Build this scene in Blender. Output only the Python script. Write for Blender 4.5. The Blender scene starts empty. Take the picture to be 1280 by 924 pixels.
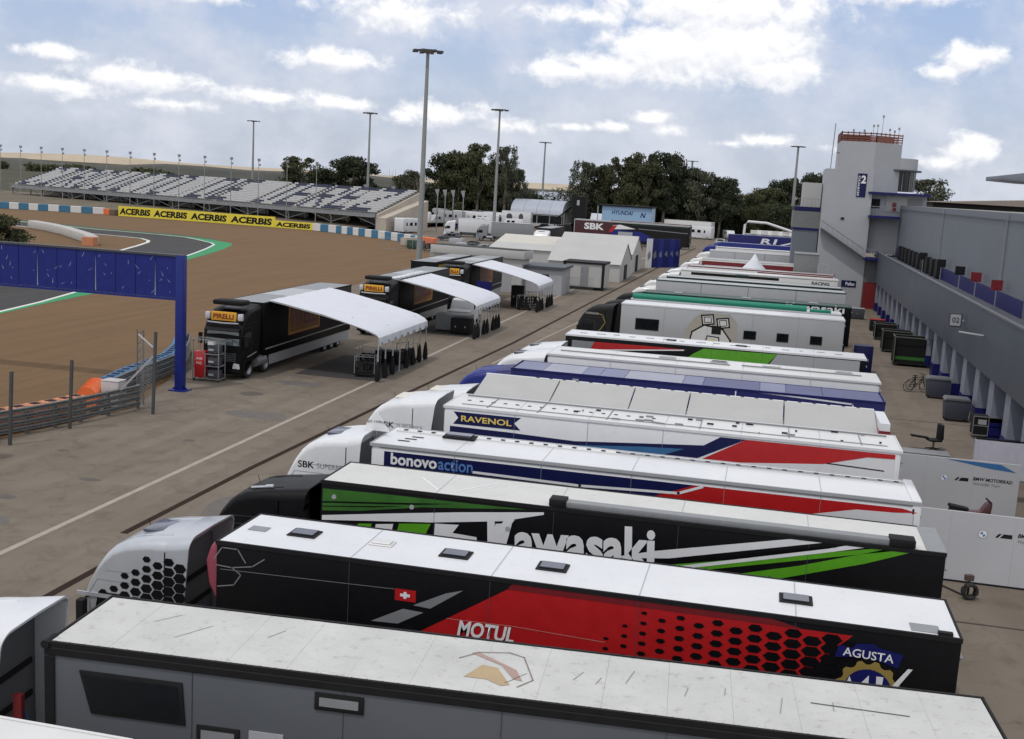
import bpy, bmesh, math, random
import numpy as np
from mathutils import Vector, Matrix
random.seed(7); np.random.seed(7)
S = bpy.context.scene
# ---------------------------------------------------------------- camera
cd = bpy.data.cameras.new('camera'); cam = bpy.data.objects.new('camera', cd)
S.collection.objects.link(cam); S.camera = cam
R = Matrix(((0.973723, -0.090469, 0.208997), (0.220539, 0.145677, -0.964438), (0.056806, 0.985187, 0.161801)))
cam.matrix_world = Matrix.Translation((0, 0, 11.5)) @ R.to_4x4()
cd.sensor_width = 36; cd.lens = 1430 / 1280 * 36; cd.clip_start = .5; cd.clip_end = 12000
# ---------------------------------------------------------------- view, sun
S.view_settings.view_transform = 'Standard'; S.view_settings.look = 'None'
S.view_settings.exposure = -0.62; S.view_settings.gamma = 1
SUN_EL, SUN_AZ = math.radians(62), math.radians(208)       # azimuth clockwise from +Y
sd = Vector((math.sin(SUN_AZ) * math.cos(SUN_EL), math.cos(SUN_AZ) * math.cos(SUN_EL), math.sin(SUN_EL)))
ld = bpy.data.lights.new('sun', 'SUN'); lo = bpy.data.objects.new('sun', ld); S.collection.objects.link(lo)
ld.energy = 1.9; ld.angle = math.radians(1.0); ld.color = (1, .95, .88)
lo.rotation_euler = sd.to_track_quat('Z', 'Y').to_euler()
# ---------------------------------------------------------------- world: sky with clouds
w = bpy.data.worlds.new('World'); S.world = w; w.use_nodes = True
nt = w.node_tree; N = nt.nodes; LK = nt.links.new; N.clear()
def node(t, **k):
    n = N.new(t)
    for a, b in k.items(): setattr(n, a, b)
    return n
def M(op, a, b=None, c=None, clamp=False):
    n = node('ShaderNodeMath', operation=op, use_clamp=clamp)
    for i, v in enumerate((a, b, c)):
        if v is None: continue
        if isinstance(v, (int, float)): n.inputs[i].default_value = v
        else: LK(v, n.inputs[i])
    return n.outputs[0]
out = node('ShaderNodeOutputWorld'); bg = node('ShaderNodeBackground'); LK(bg.outputs[0], out.inputs[0])
sky = node('ShaderNodeTexSky', sky_type='NISHITA'); sky.sun_disc = False
sky.sun_elevation = SUN_EL; sky.sun_rotation = SUN_AZ; sky.air_density = 1.0; sky.dust_density = 2.0; sky.ozone_density = 1.5
tc = node('ShaderNodeTexCoord'); sx = node('ShaderNodeSeparateXYZ'); LK(tc.outputs['Generated'], sx.inputs[0])
az = M('MULTIPLY', M('ARCTAN2', sx.outputs[0], sx.outputs[1]), 57.2958)
el = M('MULTIPLY', M('ARCSINE', sx.outputs[2]), 57.2958)
cb = node('ShaderNodeCombineXYZ'); LK(az, cb.inputs[0]); LK(M('MULTIPLY', el, 1.25), cb.inputs[1])
def noise(scale, detail, rough, vec, dist=0.0):
    n = node('ShaderNodeTexNoise', noise_dimensions='3D'); n.inputs['Scale'].default_value = scale
    n.inputs['Detail'].default_value = detail; n.inputs['Roughness'].default_value = rough
    n.inputs['Distortion'].default_value = dist; LK(vec, n.inputs['Vector']); return n.outputs[0]
P = cb.outputs[0]
def blobs(L, P=None):
    P = P or cb.outputs[0]; acc = None
    for (a, e, ra, re_, wt) in L:
        s = node('ShaderNodeVectorMath', operation='SUBTRACT'); LK(P, s.inputs[0]); s.inputs[1].default_value = (a, e * 1.25, 0)
        m = node('ShaderNodeVectorMath', operation='MULTIPLY'); LK(s.outputs[0], m.inputs[0]); m.inputs[1].default_value = (.70 / ra, .70 / (re_ * 1.25), 0)
        l = node('ShaderNodeVectorMath', operation='LENGTH'); LK(m.outputs[0], l.inputs[0])
        v = M('MULTIPLY', M('SUBTRACT', 1.0, M('MULTIPLY', l.outputs['Value'], .5), clamp=True), wt)
        acc = v if acc is None else M('MAXIMUM', acc, v)
    return acc
BL = [(-5.2, 6.5, 2.5, 1.05, 1.06), (-2.4, 6.9, 2.6, 1.25, 1.06), (-.4, 5.9, 1.5, .75, 1), (-8.2, 5.7, 2.0, .55, 1), (-10.4, 5.4, 1.8, .42, .9), (-3.5, 8.6, 4, 1.0, 1),
             (8.1, 6.6, 1.0, .55, .95), (7.3, 6.1, .9, .35, .8), (8.6, 2.6, 1.0, .75, .82), (7.6, 2.0, 1.3, .35, .75), (-9.6, 8.0, 3.6, .5, .7), (5.0, 9.3, 2.5, .4, .8),
             (-21.8, 5.3, 2.2, .42, .86), (-18.6, 7.6, 3.0, .75, .78), (-30.6, 3.7, 2.4, .55, .84), (-34.0, 3.1, 2.6, .4, .8), (-34.0, 4.6, 1.5, .3, .82), (-24.6, 3.3, 2.6, .4, .78), (-28.6, 2.7, 2, .3, .74),
             (-21.0, 3.2, 1.4, .3, .78), (-16.6, 3.0, 2.6, .5, .78), (-13.2, 2.7, 1.6, .35, .74), (-6.4, 3.4, 1.0, .3, .78), (-7.9, 2.9, 1.0, .3, .76), (-5.2, 2.9, .9, .3, .74), (-10.0, 2.8, 1.5, .2, .72),
             (-.4, 2.6, 1.2, .3, .78), (-2.2, 2.4, .8, .2, .7), (3.2, 2.4, 1.0, .25, .7), (-27.5, 7.7, 1.6, .35, .78), (-36, 9, 4, .5, .6)]
big = blobs(BL)
n1 = noise(.75, 11, .60, P, .25)
# beyond the frame the same kind of cloud goes on
far_n = noise(.055, 6, .55, P)
outm = M('MAXIMUM', M('GREATER_THAN', el, 10.5), M('GREATER_THAN', M('ABSOLUTE', M('ADD', az, 13.0)), 27.0))
gen = M('MULTIPLY', M('MULTIPLY_ADD', far_n, 2.2, -.42), outm)
field = M('MAXIMUM', big, gen)
cv = M('ADD', field, M('MULTIPLY_ADD', n1, 1.0, -.5))
def smooth(v, lo_, hi):
    n = node('ShaderNodeMapRange', interpolation_type='SMOOTHSTEP'); LK(v, n.inputs[0]); n.inputs[1].default_value = lo_; n.inputs[2].default_value = hi; return n.outputs[0]
alpha = M('MULTIPLY', smooth(cv, .36, .72), .95)
sh = node('ShaderNodeVectorMath', operation='ADD'); LK(P, sh.inputs[0]); sh.inputs[1].default_value = (.10, .42, 0)
n2 = noise(.75, 11, .60, sh.outputs[0], .25); big2 = blobs(BL, sh.outputs[0])
relief = M('ADD', M('MULTIPLY', M('SUBTRACT', n1, n2), .8), M('MULTIPLY', M('SUBTRACT', big, big2), 1.1))                              # soft self-shading of the cloud puffs
bright = M('ADD', M('MULTIPLY', relief, 1.5), M('ADD', M('MULTIPLY', smooth(cv, .45, .95), .22), .62), clamp=True)
ccol = node('ShaderNodeMix', data_type='RGBA'); LK(bright, ccol.inputs[0])
ccol.inputs[6].default_value = (.88, .93, 1.06, 1); ccol.inputs[7].default_value = (1.48, 1.47, 1.47, 1)
# thin veil
veil_n = noise(.16, 7, .6, P)
veil = M('MULTIPLY', smooth(veil_n, .36, .68), .8)
skm = node('ShaderNodeMix', data_type='RGBA', blend_type='MULTIPLY'); skm.inputs[0].default_value = 1; LK(sky.outputs[0], skm.inputs[6]); skm.inputs[7].default_value = (.15, .15, .16, 1)
def mixc(f, a, bcol):
    n = node('ShaderNodeMix', data_type='RGBA'); LK(f, n.inputs[0]); LK(a, n.inputs[6]); n.inputs[7].default_value = bcol; return n.outputs[2]
grad = node('ShaderNodeMix', data_type='RGBA'); LK(smooth(el, 0, 11), grad.inputs[0]); grad.inputs[6].default_value = (.80, .88, 1.05, 1); grad.inputs[7].default_value = (.55, .73, 1.10, 1)
c0n = node('ShaderNodeMix', data_type='RGBA'); LK(M('MULTIPLY_ADD', smooth(el, 8, 40), .55, .22), c0n.inputs[0]); LK(grad.outputs[2], c0n.inputs[6]); LK(skm.outputs[2], c0n.inputs[7]); c0 = c0n.outputs[2]
c1 = mixc(veil, c0, (.98, 1.02, 1.14, 1))
fin = node('ShaderNodeMix', data_type='RGBA'); LK(alpha, fin.inputs[0]); LK(c1, fin.inputs[6]); LK(ccol.outputs[2], fin.inputs[7])
LK(fin.outputs[2], bg.inputs[0]); bg.inputs[1].default_value = 1.15
try: w.cycles.sampling_method = 'MANUAL'; w.cycles.sample_map_resolution = 512
except Exception: pass
# ---------------------------------------------------------------- materials
MATS = {}
def mat(name, col, rough=.6, metal=0, var=.08, scale=3.0, bump=0, coat=0, alpha=None, trans=0, stretch=(1, 1, 1), col2=None, thr=None, wear=0, spec=.5):
    if name in MATS: return MATS[name]
    m = bpy.data.materials.new(name); m.use_nodes = True; t = m.node_tree; b = t.nodes['Principled BSDF']
    b.inputs['Roughness'].default_value = rough; b.inputs['Metallic'].default_value = metal; b.inputs['Specular IOR Level'].default_value = spec
    b.inputs['Coat Weight'].default_value = coat; b.inputs['Coat Roughness'].default_value = .12
    if trans: b.inputs['Transmission Weight'].default_value = trans
    if alpha is not None: b.inputs['Alpha'].default_value = alpha
    t_c = t.nodes.new('ShaderNodeTexCoord'); mp = t.nodes.new('ShaderNodeMapping'); mp.inputs['Scale'].default_value = stretch
    t.links.new(t_c.outputs['Object'], mp.inputs[0])
    n = t.nodes.new('ShaderNodeTexNoise'); n.inputs['Scale'].default_value = scale; n.inputs['Detail'].default_value = 7; n.inputs['Roughness'].default_value = .62
    t.links.new(mp.outputs[0], n.inputs['Vector'])
    r = t.nodes.new('ShaderNodeMapRange'); t.links.new(n.outputs[0], r.inputs[0])
    if thr: r.inputs[1].default_value, r.inputs[2].default_value = thr
    else: r.inputs[1].default_value, r.inputs[2].default_value = .3, .7
    mx = t.nodes.new('ShaderNodeMix'); mx.data_type = 'RGBA'; t.links.new(r.outputs[0], mx.inputs[0])
    c2 = col2 or tuple(min(1, c * (1 + var)) for c in col)
    c1_ = col if col2 else tuple(c * (1 - var) for c in col)
    mx.inputs[6].default_value = (*c1_, 1); mx.inputs[7].default_value = (*c2, 1)
    last = mx.outputs[2]
    if wear:                                              # grime: broad streaks and spots
        n3 = t.nodes.new('ShaderNodeTexNoise'); n3.inputs['Scale'].default_value = scale * 5.3; n3.inputs['Detail'].default_value = 9; n3.inputs['Roughness'].default_value = .75
        t.links.new(mp.outputs[0], n3.inputs['Vector'])
        r3 = t.nodes.new('ShaderNodeMapRange'); r3.inputs[1].default_value = .55; r3.inputs[2].default_value = .78; r3.inputs[4].default_value = wear
        t.links.new(n3.outputs[0], r3.inputs[0]); m3 = t.nodes.new('ShaderNodeMix'); m3.data_type = 'RGBA'
        t.links.new(r3.outputs[0], m3.inputs[0]); t.links.new(last, m3.inputs[6]); m3.inputs[7].default_value = (.16, .13, .10, 1); last = m3.outputs[2]
    t.links.new(last, b.inputs['Base Color'])
    rr = t.nodes.new('ShaderNodeMapRange'); t.links.new(n.outputs[0], rr.inputs[0]); rr.inputs[3].default_value = max(.02, rough - .08); rr.inputs[4].default_value = min(1, rough + .1)
    t.links.new(rr.outputs[0], b.inputs['Roughness'])
    if bump:
        bn = t.nodes.new('ShaderNodeTexNoise'); bn.inputs['Scale'].default_value = scale * 12; bn.inputs['Detail'].default_value = 5
        t.links.new(mp.outputs[0], bn.inputs['Vector']); bp = t.nodes.new('ShaderNodeBump'); bp.inputs['Strength'].default_value = bump; bp.inputs['Distance'].default_value = .03
        t.links.new(bn.outputs[0], bp.inputs['Height']); t.links.new(bp.outputs[0], b.inputs['Normal'])
    MATS[name] = m; return m
WHITE = mat('white_paint', (.62, .62, .61), .38, coat=.3, var=.04, scale=1.2, wear=.22)
WHITE2 = mat('clean_white_paint', (.64, .65, .67), .36, coat=.3, var=.05, scale=.8, wear=.22)
OLDWHITE = mat('weathered_white_sheet', (.50, .505, .485), .66, var=.10, scale=.9, wear=.75, bump=.25)
ROOFW = mat('white_roof_sheet', (.60, .61, .61), .5, var=.04, scale=.6, wear=.18)
CREAM = mat('cream_roof_sheet', (.56, .56, .54), .55, var=.06, scale=.7, wear=.35)
BLACK = mat('black_gloss_paint', (.004, .004, .005), .45, spec=.15, var=.2, wear=.03)
MATTB = mat('matt_black', (.010, .010, .011), .7, var=.25, spec=.25)
RUB = mat('black_rubber', (.02, .02, .02), .85, var=.2)
DGREY = mat('dark_grey_paint', (.055, .06, .07), .5, var=.1)
GREYP = mat('grey_gloss_panel', (.092, .10, .114), .34, spec=.4, var=.06, scale=.5)
MGREY = mat('mid_grey_paint', (.22, .23, .24), .5, var=.08, wear=.15)
LGREY = mat('light_grey_paint', (.36, .37, .385), .42, var=.05, scale=.6, wear=.2)
TARP = mat('grey_tarpaulin', (.40, .40, .39), .75, var=.05, scale=.8, wear=.15)
SILVER = mat('silver_paint', (.45, .47, .50), .34, metal=.45, coat=.5, var=.05)
STEEL = mat('galvanised_steel', (.30, .31, .32), .45, metal=.6, var=.15, scale=6)
RUSTY = mat('weathered_rail_steel', (.16, .165, .165), .55, metal=.45, var=.2, scale=4, wear=.4)
POLE = mat('pole_grey_paint', (.26, .27, .27), .55, metal=.2, var=.08)
GLASS = mat('dark_glass', (.006, .008, .010), .12, spec=.4, var=.2)
SCREEN = mat('windscreen_glass', (.05, .07, .075), .08, coat=1, var=.3, scale=2)
RED = mat('red_paint', (.42, .008, .010), .4, coat=.25, var=.08)
DRED = mat('dark_red_paint', (.17, .010, .014), .4, coat=.25, var=.08)
PINK = mat('pink_red_plastic', (.30, .06, .09), .5)
NAVY = mat('navy_paint', (.005, .008, .060), .4, spec=.3, var=.1)
BLUE = mat('royal_blue_paint', (.008, .018, .17), .45, spec=.35, var=.12, wear=.1)
BLUE2 = mat('deep_blue_paint', (.008, .010, .10), .42, spec=.3, var=.1)
CYAN = mat('sky_blue_paint', (.025, .12, .27), .55, var=.1)
HYBLUE = mat('pale_blue_panel', (.28, .44, .62), .5, var=.05)
GREEN = mat('bright_green_paint', (.09, .33, .012), .42, coat=.2, var=.1)
DGREEN = mat('dark_green_paint', (.008, .045, .03), .45, var=.15)
TEAL = mat('teal_green_fabric', (.004, .20, .125), .6, var=.08)
YEL = mat('yellow_board', (.72, .60, .05), .6, var=.05)
AMBER = mat('amber_board', (.72, .36, .03), .5, var=.05)
DAMBER = mat('dull_amber_print', (.30, .12, .02), .55, var=.1)
ORANGE = mat('orange_plastic', (.70, .14, .03), .55, var=.12)
GOLD = mat('dull_gold_print', (.28, .20, .05), .5, var=.05)
PRINTW = mat('white_print', (.72, .73, .75), .5, var=.03)
PRINTG = mat('grey_print', (.20, .21, .22), .5, var=.05)
PRINTB = mat('mid_blue_print', (.08, .19, .47), .5, var=.05)
FABRIC = mat('white_canopy_fabric', (.60, .62, .67), .8, var=.03, scale=1.0, wear=.06)
WALLW = mat('off_white_render', (.43, .43, .42), .8, var=.05, scale=.4, wear=.12)
WALLG = mat('pale_grey_render', (.36, .37, .39), .75, var=.05, scale=.35, wear=.12)
COLW = mat('column_render', (.20, .215, .265), .7, var=.06)
WALLB = mat('grey_blue_wall', (.145, .160, .185), .5, spec=.3, var=.06, scale=.25)
FASCIA = mat('slate_metal_cladding', (.066, .077, .098), .42, spec=.3, var=.10, scale=.25)
BRICKR = mat('red_brown_railing_paint', (.20, .075, .055), .7, var=.15)
CONC = mat('concrete', (.28, .27, .25), .85, var=.12, scale=1.5, wear=.3)
BEIGE = mat('beige_plaster', (.42, .37, .31), .85, var=.08, scale=.5, wear=.2)
LEAF = [mat('leaves_' + s, c, .8, var=.35, scale=.25, spec=.1) for s, c in (('dark', (.048, .058, .034)), ('olive', (.078, .084, .044)), ('grey_green', (.088, .096, .064)))]
BARK = mat('bark', (.17, .14, .11), .9, var=.25, scale=2)
SEATW = mat('pale_seat_plastic', (.54, .545, .55), .6, var=.10, scale=2)
SEATD = mat('dark_blue_seat_plastic', (.03, .04, .085), .6, var=.15, scale=2)
# ---------------------------------------------------------------- object helpers
C = bpy.context.collection
def thing(name, label, cat, loc=(0, 0, 0), rz=0, group=None):
    o = bpy.data.objects.new(name, None); C.objects.link(o); o.location = loc; o.rotation_euler = (0, 0, rz); o.empty_display_size = .3
    o['label'] = label; o['category'] = cat
    if group: o['group'] = group
    return o
def tag(o, label, cat, group=None):
    o['label'] = label; o['category'] = cat
    if group: o['group'] = group
    return o
SPLIT = set('''side_fairing side_window headlamp roof_lamp mirror roof_batten rail_slot roof_mark grey_slash giant_letter_shape hexagon_pattern roof_fitting panel_joint valance_print roof_plate vent rear_door_bar side_skirt edge_strip equipment_panel roof_tape lime_stripe white_stripe badge_quarter slanted_mark round_mark black_stripe cassette_end awning_end purlin bridge balcony_chair_row corner_casting emblem_monogram flag_cross scratch base_plate rear_cap corner_post floodlight roof_air lamp roof_edge_rail red_parapet_board air_horn lettering_bar front_walkway scaffold torn_film frame_rail vent_slot'''.split())
class MB:
    def __init__(s): s.v = []; s.f = []; s.m = []; s.mats = []; s.cut = []
    def mi(s, m):
        if m is None: return 0
        if m not in s.mats: s.mats.append(m)
        return s.mats.index(m)
    def add(s, vs, fs, m=None):
        k = len(s.v); s.cut.append((k, len(s.f))); s.v += [tuple(v) for v in vs]; s.f += [tuple(i + k for i in f) for f in fs]; s.m += [s.mi(m)] * len(fs); return s
    def box(s, x0, x1, y0, y1, z0, z1, m=None):
        return s.add([(x0, y0, z0), (x1, y0, z0), (x1, y1, z0), (x0, y1, z0), (x0, y0, z1), (x1, y0, z1), (x1, y1, z1), (x0, y1, z1)],
                     [(0, 3, 2, 1), (4, 5, 6, 7), (0, 1, 5, 4), (1, 2, 6, 5), (2, 3, 7, 6), (3, 0, 4, 7)], m)
    def beam(s, a, b, w, h=None, m=None):
        a = Vector(a); b = Vector(b); h = h or w; d = (b - a).normalized(); up = Vector((0, 0, 1)) if abs(d.z) < .95 else Vector((0, 1, 0))
        sd_ = d.cross(up).normalized() * w / 2; u = sd_.normalized().cross(d).normalized() * h / 2
        vs = [p + i * sd_ + j * u for p in (a, b) for i, j in ((-1, -1), (1, -1), (1, 1), (-1, 1))]
        return s.add(vs, [(0, 3, 2, 1), (4, 5, 6, 7), (0, 1, 5, 4), (1, 2, 6, 5), (2, 3, 7, 6), (3, 0, 4, 7)], m)
    def tube(s, pts, r, n=8, m=None, caps=True):
        pts = [Vector(p) for p in pts]; rs = r if isinstance(r, (list, tuple)) else [r] * len(pts); vs = []; fs = []
        for i, p in enumerate(pts):
            d = (pts[min(i + 1, len(pts) - 1)] - pts[max(i - 1, 0)]).normalized(); up = Vector((0, 0, 1)) if abs(d.z) < .9 else Vector((1, 0, 0))
            a = d.cross(up).normalized(); b = d.cross(a)
            for k in range(n):
                t = 2 * math.pi * k / n; vs.append(p + a * math.cos(t) * rs[i] + b * math.sin(t) * rs[i])
        for i in range(len(pts) - 1):
            for k in range(n): fs.append((i * n + k, i * n + (k + 1) % n, (i + 1) * n + (k + 1) % n, (i + 1) * n + k))
        if caps: fs.append(tuple(range(n))[::-1]); fs.append(tuple(range((len(pts) - 1) * n, len(pts) * n)))
        return s.add(vs, fs, m)
    def prism(s, prof, y0, y1, m=None, axis='y'):          # profile in (x,z) pulled along y (or (y,z) along x, (x,y) along z)
        n = len(prof); f3 = {'y': lambda p, t: (p[0], t, p[1]), 'x': lambda p, t: (t, p[0], p[1]), 'z': lambda p, t: (p[0], p[1], t)}[axis]
        vs = [f3(p, y0) for p in prof] + [f3(p, y1) for p in prof]
        return s.add(vs, [tuple(range(n)), tuple(range(2 * n - 1, n - 1, -1))] + [(i, i + n, (i + 1) % n + n, (i + 1) % n) for i in range(n)], m)
    def mesh(s, name, smooth=False, bevel=0, seg=2):
        me = bpy.data.meshes.new(name); me.from_pydata(s.v, [], s.f)
        for m in s.mats: me.materials.append(m)
        if len(s.mats) > 1: me.polygons.foreach_set('material_index', s.m)
        bm = bmesh.new(); bm.from_mesh(me); bmesh.ops.recalc_face_normals(bm, faces=bm.faces)
        if bevel:
            es = [e for e in bm.edges if len(e.link_faces) == 2 and e.calc_face_angle(0) > .12]
            bmesh.ops.bevel(bm, geom=es, offset=bevel, segments=seg, affect='EDGES', profile=.5, clamp_overlap=True)
            smooth = True
        if smooth:
            for f in bm.faces: f.smooth = True
            for e in bm.edges:
                if len(e.link_faces) == 2 and e.calc_face_angle(0) > .6: e.smooth = False
        bm.to_mesh(me); bm.free(); me.update(); return me
    def build(s, name, m=None, parent=None, smooth=False, bevel=0, seg=2, loc=None, rz=0):
        if m is not None and not s.mats: s.mats = [m]
        if name in SPLIT and len(s.cut) > 1:
            first = None; E_ = s.cut + [(len(s.v), len(s.f))]
            for (v0, f0), (v1, f1) in zip(E_, E_[1:]):
                q = MB(); q.mats = [s.mats[s.m[f0]]] if s.mats else []; q.add(s.v[v0:v1], [tuple(i - v0 for i in f) for f in s.f[f0:f1]], q.mats[0] if q.mats else None)
                o = q.build(name, None, parent, smooth, bevel, seg, loc, rz); first = first or o
            return first
        me = s.mesh(name, smooth, bevel, seg); o = bpy.data.objects.new(name, me); C.objects.link(o)
        if parent: o.parent = parent
        if loc: o.location = loc
        if rz: o.rotation_euler.z = rz
        return o
def struct(o): o['kind'] = 'structure'; return o
def stuff(o): o['kind'] = 'stuff'; return o
def copy_tree(o, parent=None):
    c = o.copy(); C.objects.link(c)
    if parent: c.parent = parent
    for ch in list(o.children): copy_tree(ch, c)
    return c
# flat print lying on a plane: frame = (origin, u, v, normal)
def F_near(y=0): return (Vector((0, y, 0)), Vector((1, 0, 0)), Vector((0, 0, 1)), Vector((0, -1, 0)))
def F_top(z): return (Vector((0, 0, z)), Vector((1, 0, 0)), Vector((0, 1, 0)), Vector((0, 0, 1)))
def decal(name, polys, m, parent, fr=None, lay=1, gap=.004, kind=None):
    o_, u, v, n = fr or F_near(); b = MB()
    if not isinstance(polys[0][0], (tuple, list)): polys = [polys]
    for p in polys: b.add([o_ + u * a + v * c + n * gap * lay for a, c in p], [tuple(range(len(p)))], m)
    return b.build(name, m, parent)
def strip(name, pts, wd, m, parent, fr=None, lay=1, closed=False):
    P_ = [Vector((*p, 0)) for p in pts]; q = []
    n = len(P_)
    for i in range(n if closed else n - 1):
        a, b = P_[i], P_[(i + 1) % n]; d = (b - a).normalized() * wd / 2; s_ = Vector((-d.y, d.x, 0)); a = a - d; b = b + d
        q.append([(a + s_).xy, (b + s_).xy, (b - s_).xy, (a - s_).xy])
    q = [[tuple(x) for x in p] for p in q]
    return decal(name, q, m, parent, fr, lay)
TXT = {}
def text(name, s, m, parent, x, z, wd, ht, fr=None, lay=2, bold=.0, shear=0, rot=0, ext=0):
    cu = bpy.data.curves.new('lettering_curve', 'FONT'); cu.body = s; cu.size = 1; cu.offset = bold; cu.extrude = ext; cu.resolution_u = 3
    to = bpy.data.objects.new('lettering_curve', cu); C.objects.link(to); bpy.context.view_layer.update()
    me = bpy.data.meshes.new_from_object(to.evaluated_get(bpy.context.evaluated_depsgraph_get())); bpy.data.objects.remove(to)
    n = len(me.vertices); co = np.empty(n * 3); me.vertices.foreach_get('co', co); co = co.reshape(-1, 3)
    mn, mx = co.min(0), co.max(0); co[:, 0] = (co[:, 0] - mn[0]) / (mx[0] - mn[0]) * wd; co[:, 1] = (co[:, 1] - mn[1]) / (mx[1] - mn[1]) * ht
    co[:, 0] += shear * co[:, 1]; c_, s_ = math.cos(rot), math.sin(rot)
    X = x + co[:, 0] * c_ - co[:, 1] * s_; Z = z + co[:, 0] * s_ + co[:, 1] * c_
    o_, u, v, nn = fr or F_near()
    W_ = np.array(o_)[None] + X[:, None] * np.array(u) + Z[:, None] * np.array(v) + (np.array(nn) * (.004 * lay))[None] + co[:, 2:3] * np.array(nn)
    me.vertices.foreach_set('co', W_.ravel()); me.materials.clear(); me.materials.append(m); me.update()
    o = bpy.data.objects.new(name, me); C.objects.link(o); o.parent = parent; return o
# ================================================================ GROUND
def sheet(name, pts, z, m, sub=0):
    b = MB(); b.add([(x, y, z) for x, y in pts], [tuple(range(len(pts)))]); return struct(b.build(name, m))
def asphalt(name, c1, c2, c3, scale, cracks=True):
    m = mat(name, c1, .92, col2=c2, scale=scale, bump=.25, spec=.12); t = m.node_tree; b = t.nodes['Principled BSDF']
    tc_ = t.nodes['Texture Coordinate'] if 'Texture Coordinate' in t.nodes else t.nodes.new('ShaderNodeTexCoord')
    src = b.inputs['Base Color'].links[0].from_socket
    n = t.nodes.new('ShaderNodeTexNoise'); n.inputs['Scale'].default_value = .9; n.inputs['Detail'].default_value = 9; n.inputs['Roughness'].default_value = .7; n.inputs['Distortion'].default_value = .6
    t.links.new(tc_.outputs['Object'], n.inputs['Vector']); r = t.nodes.new('ShaderNodeMapRange'); r.inputs[1].default_value = .50; r.inputs[2].default_value = .78; r.inputs[4].default_value = .85
    t.links.new(n.outputs[0], r.inputs[0]); mx = t.nodes.new('ShaderNodeMix'); mx.data_type = 'RGBA'
    t.links.new(r.outputs[0], mx.inputs[0]); t.links.new(src, mx.inputs[6]); mx.inputs[7].default_value = (*c3, 1)
    last = mx.outputs[2]
    # tyre polish running along the road
    mp = t.nodes.new('ShaderNodeMapping'); mp.inputs['Scale'].default_value = (.55, .02, 1); t.links.new(tc_.outputs['Object'], mp.inputs[0])
    n2 = t.nodes.new('ShaderNodeTexNoise'); n2.inputs['Scale'].default_value = 2; n2.inputs['Detail'].default_value = 5; t.links.new(mp.outputs[0], n2.inputs['Vector'])
    r2 = t.nodes.new('ShaderNodeMapRange'); r2.inputs[1].default_value = .42; r2.inputs[2].default_value = .62; r2.inputs[4].default_value = .35; t.links.new(n2.outputs[0], r2.inputs[0])
    m2 = t.nodes.new('ShaderNodeMix'); m2.data_type = 'RGBA'; t.links.new(r2.outputs[0], m2.inputs[0]); t.links.new(last, m2.inputs[6]); m2.inputs[7].default_value = (*[c * .72 for c in c1], 1); last = m2.outputs[2]
    if cracks:
        v = t.nodes.new('ShaderNodeTexVoronoi'); v.feature = 'DISTANCE_TO_EDGE'; v.inputs['Scale'].default_value = .22
        nd = t.nodes.new('ShaderNodeTexNoise'); nd.inputs['Scale'].default_value = 1.2; nd.inputs['Detail'].default_value = 4; t.links.new(tc_.outputs['Object'], nd.inputs['Vector'])
        ad = t.nodes.new('ShaderNodeVectorMath'); ad.operation = 'MULTIPLY_ADD'; t.links.new(nd.outputs['Color'], ad.inputs[0]); ad.inputs[1].default_value = (1.4, 1.4, 0); t.links.new(tc_.outputs['Object'], ad.inputs[2]); t.links.new(ad.outputs[0], v.inputs['Vector'])
        r3 = t.nodes.new('ShaderNodeMapRange'); r3.inputs[1].default_value = .0; r3.inputs[2].default_value = .012; r3.inputs[3].default_value = .16; r3.inputs[4].default_value = 0; t.links.new(v.outputs['Distance'], r3.inputs[0])
        m4 = t.nodes.new('ShaderNodeMix'); m4.data_type = 'RGBA'; t.links.new(r3.outputs[0], m4.inputs[0]); t.links.new(last, m4.inputs[6]); m4.inputs[7].default_value = (.05, .042, .035, 1); last = m4.outputs[2]
    t.links.new(last, b.inputs['Base Color']); return m
ASPH = asphalt('paddock_asphalt', (.165, .138, .110), (.205, .175, .142), (.098, .080, .062), .22)
TRACK = asphalt('track_asphalt', (.060, .060, .060), (.078, .078, .076), (.045, .045, .045), .1, False)
GRAV = asphalt('gravel', (.158, .098, .052), (.176, .111, .060), (.136, .085, .046), .12, False)
FIELD = mat('dry_field', (.085, .075, .052), .95, col2=(.055, .058, .038), scale=.012, spec=.1)
EARTH = mat('brown_earth_bank', (.15, .11, .075), .95, col2=(.08, .075, .045), scale=.15, bump=.3)
RIDGE = mat('scrub_ridge', (.035, .040, .036), .95, col2=(.07, .066, .052), scale=.03)
DUNE = mat('pale_dry_hill', (.46, .38, .28), .95, col2=(.36, .30, .22), scale=.01)
LINE = mat('worn_road_paint', (.34, .305, .265), .85, spec=.15, var=.15, scale=2, wear=.5)
TLINE = mat('track_white_line', (.62, .62, .60), .7, var=.06)
KERBG = mat('green_run_off', (.015, .24, .085), .8, var=.1, scale=.3)
DRAIN = mat('drain_grate_iron', (.030, .018, .014), .9, var=.2, spec=.1)
JOINT = mat('joint_filler', (.045, .038, .032), .9, var=.2)
SEAL = mat('tarmac_patch', (.115, .105, .095), .9, var=.15)
sheet('ground', [(-6000, -800), (6000, -800), (6000, 9000), (-6000, 9000)], -.012, FIELD)
sheet('paddock', [(-34, -20), (60, -20), (60, 420), (-18, 420), (-90, 330), (-110, 240), (-70, 215), (-57, 188), (-46, 155), (-41.5, 112), (-34, 64), (-31, 56), (-28.4, 47.7), (-29.8, 39.9), (-31.5, 30), (-34, 10)], 0, ASPH)
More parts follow.
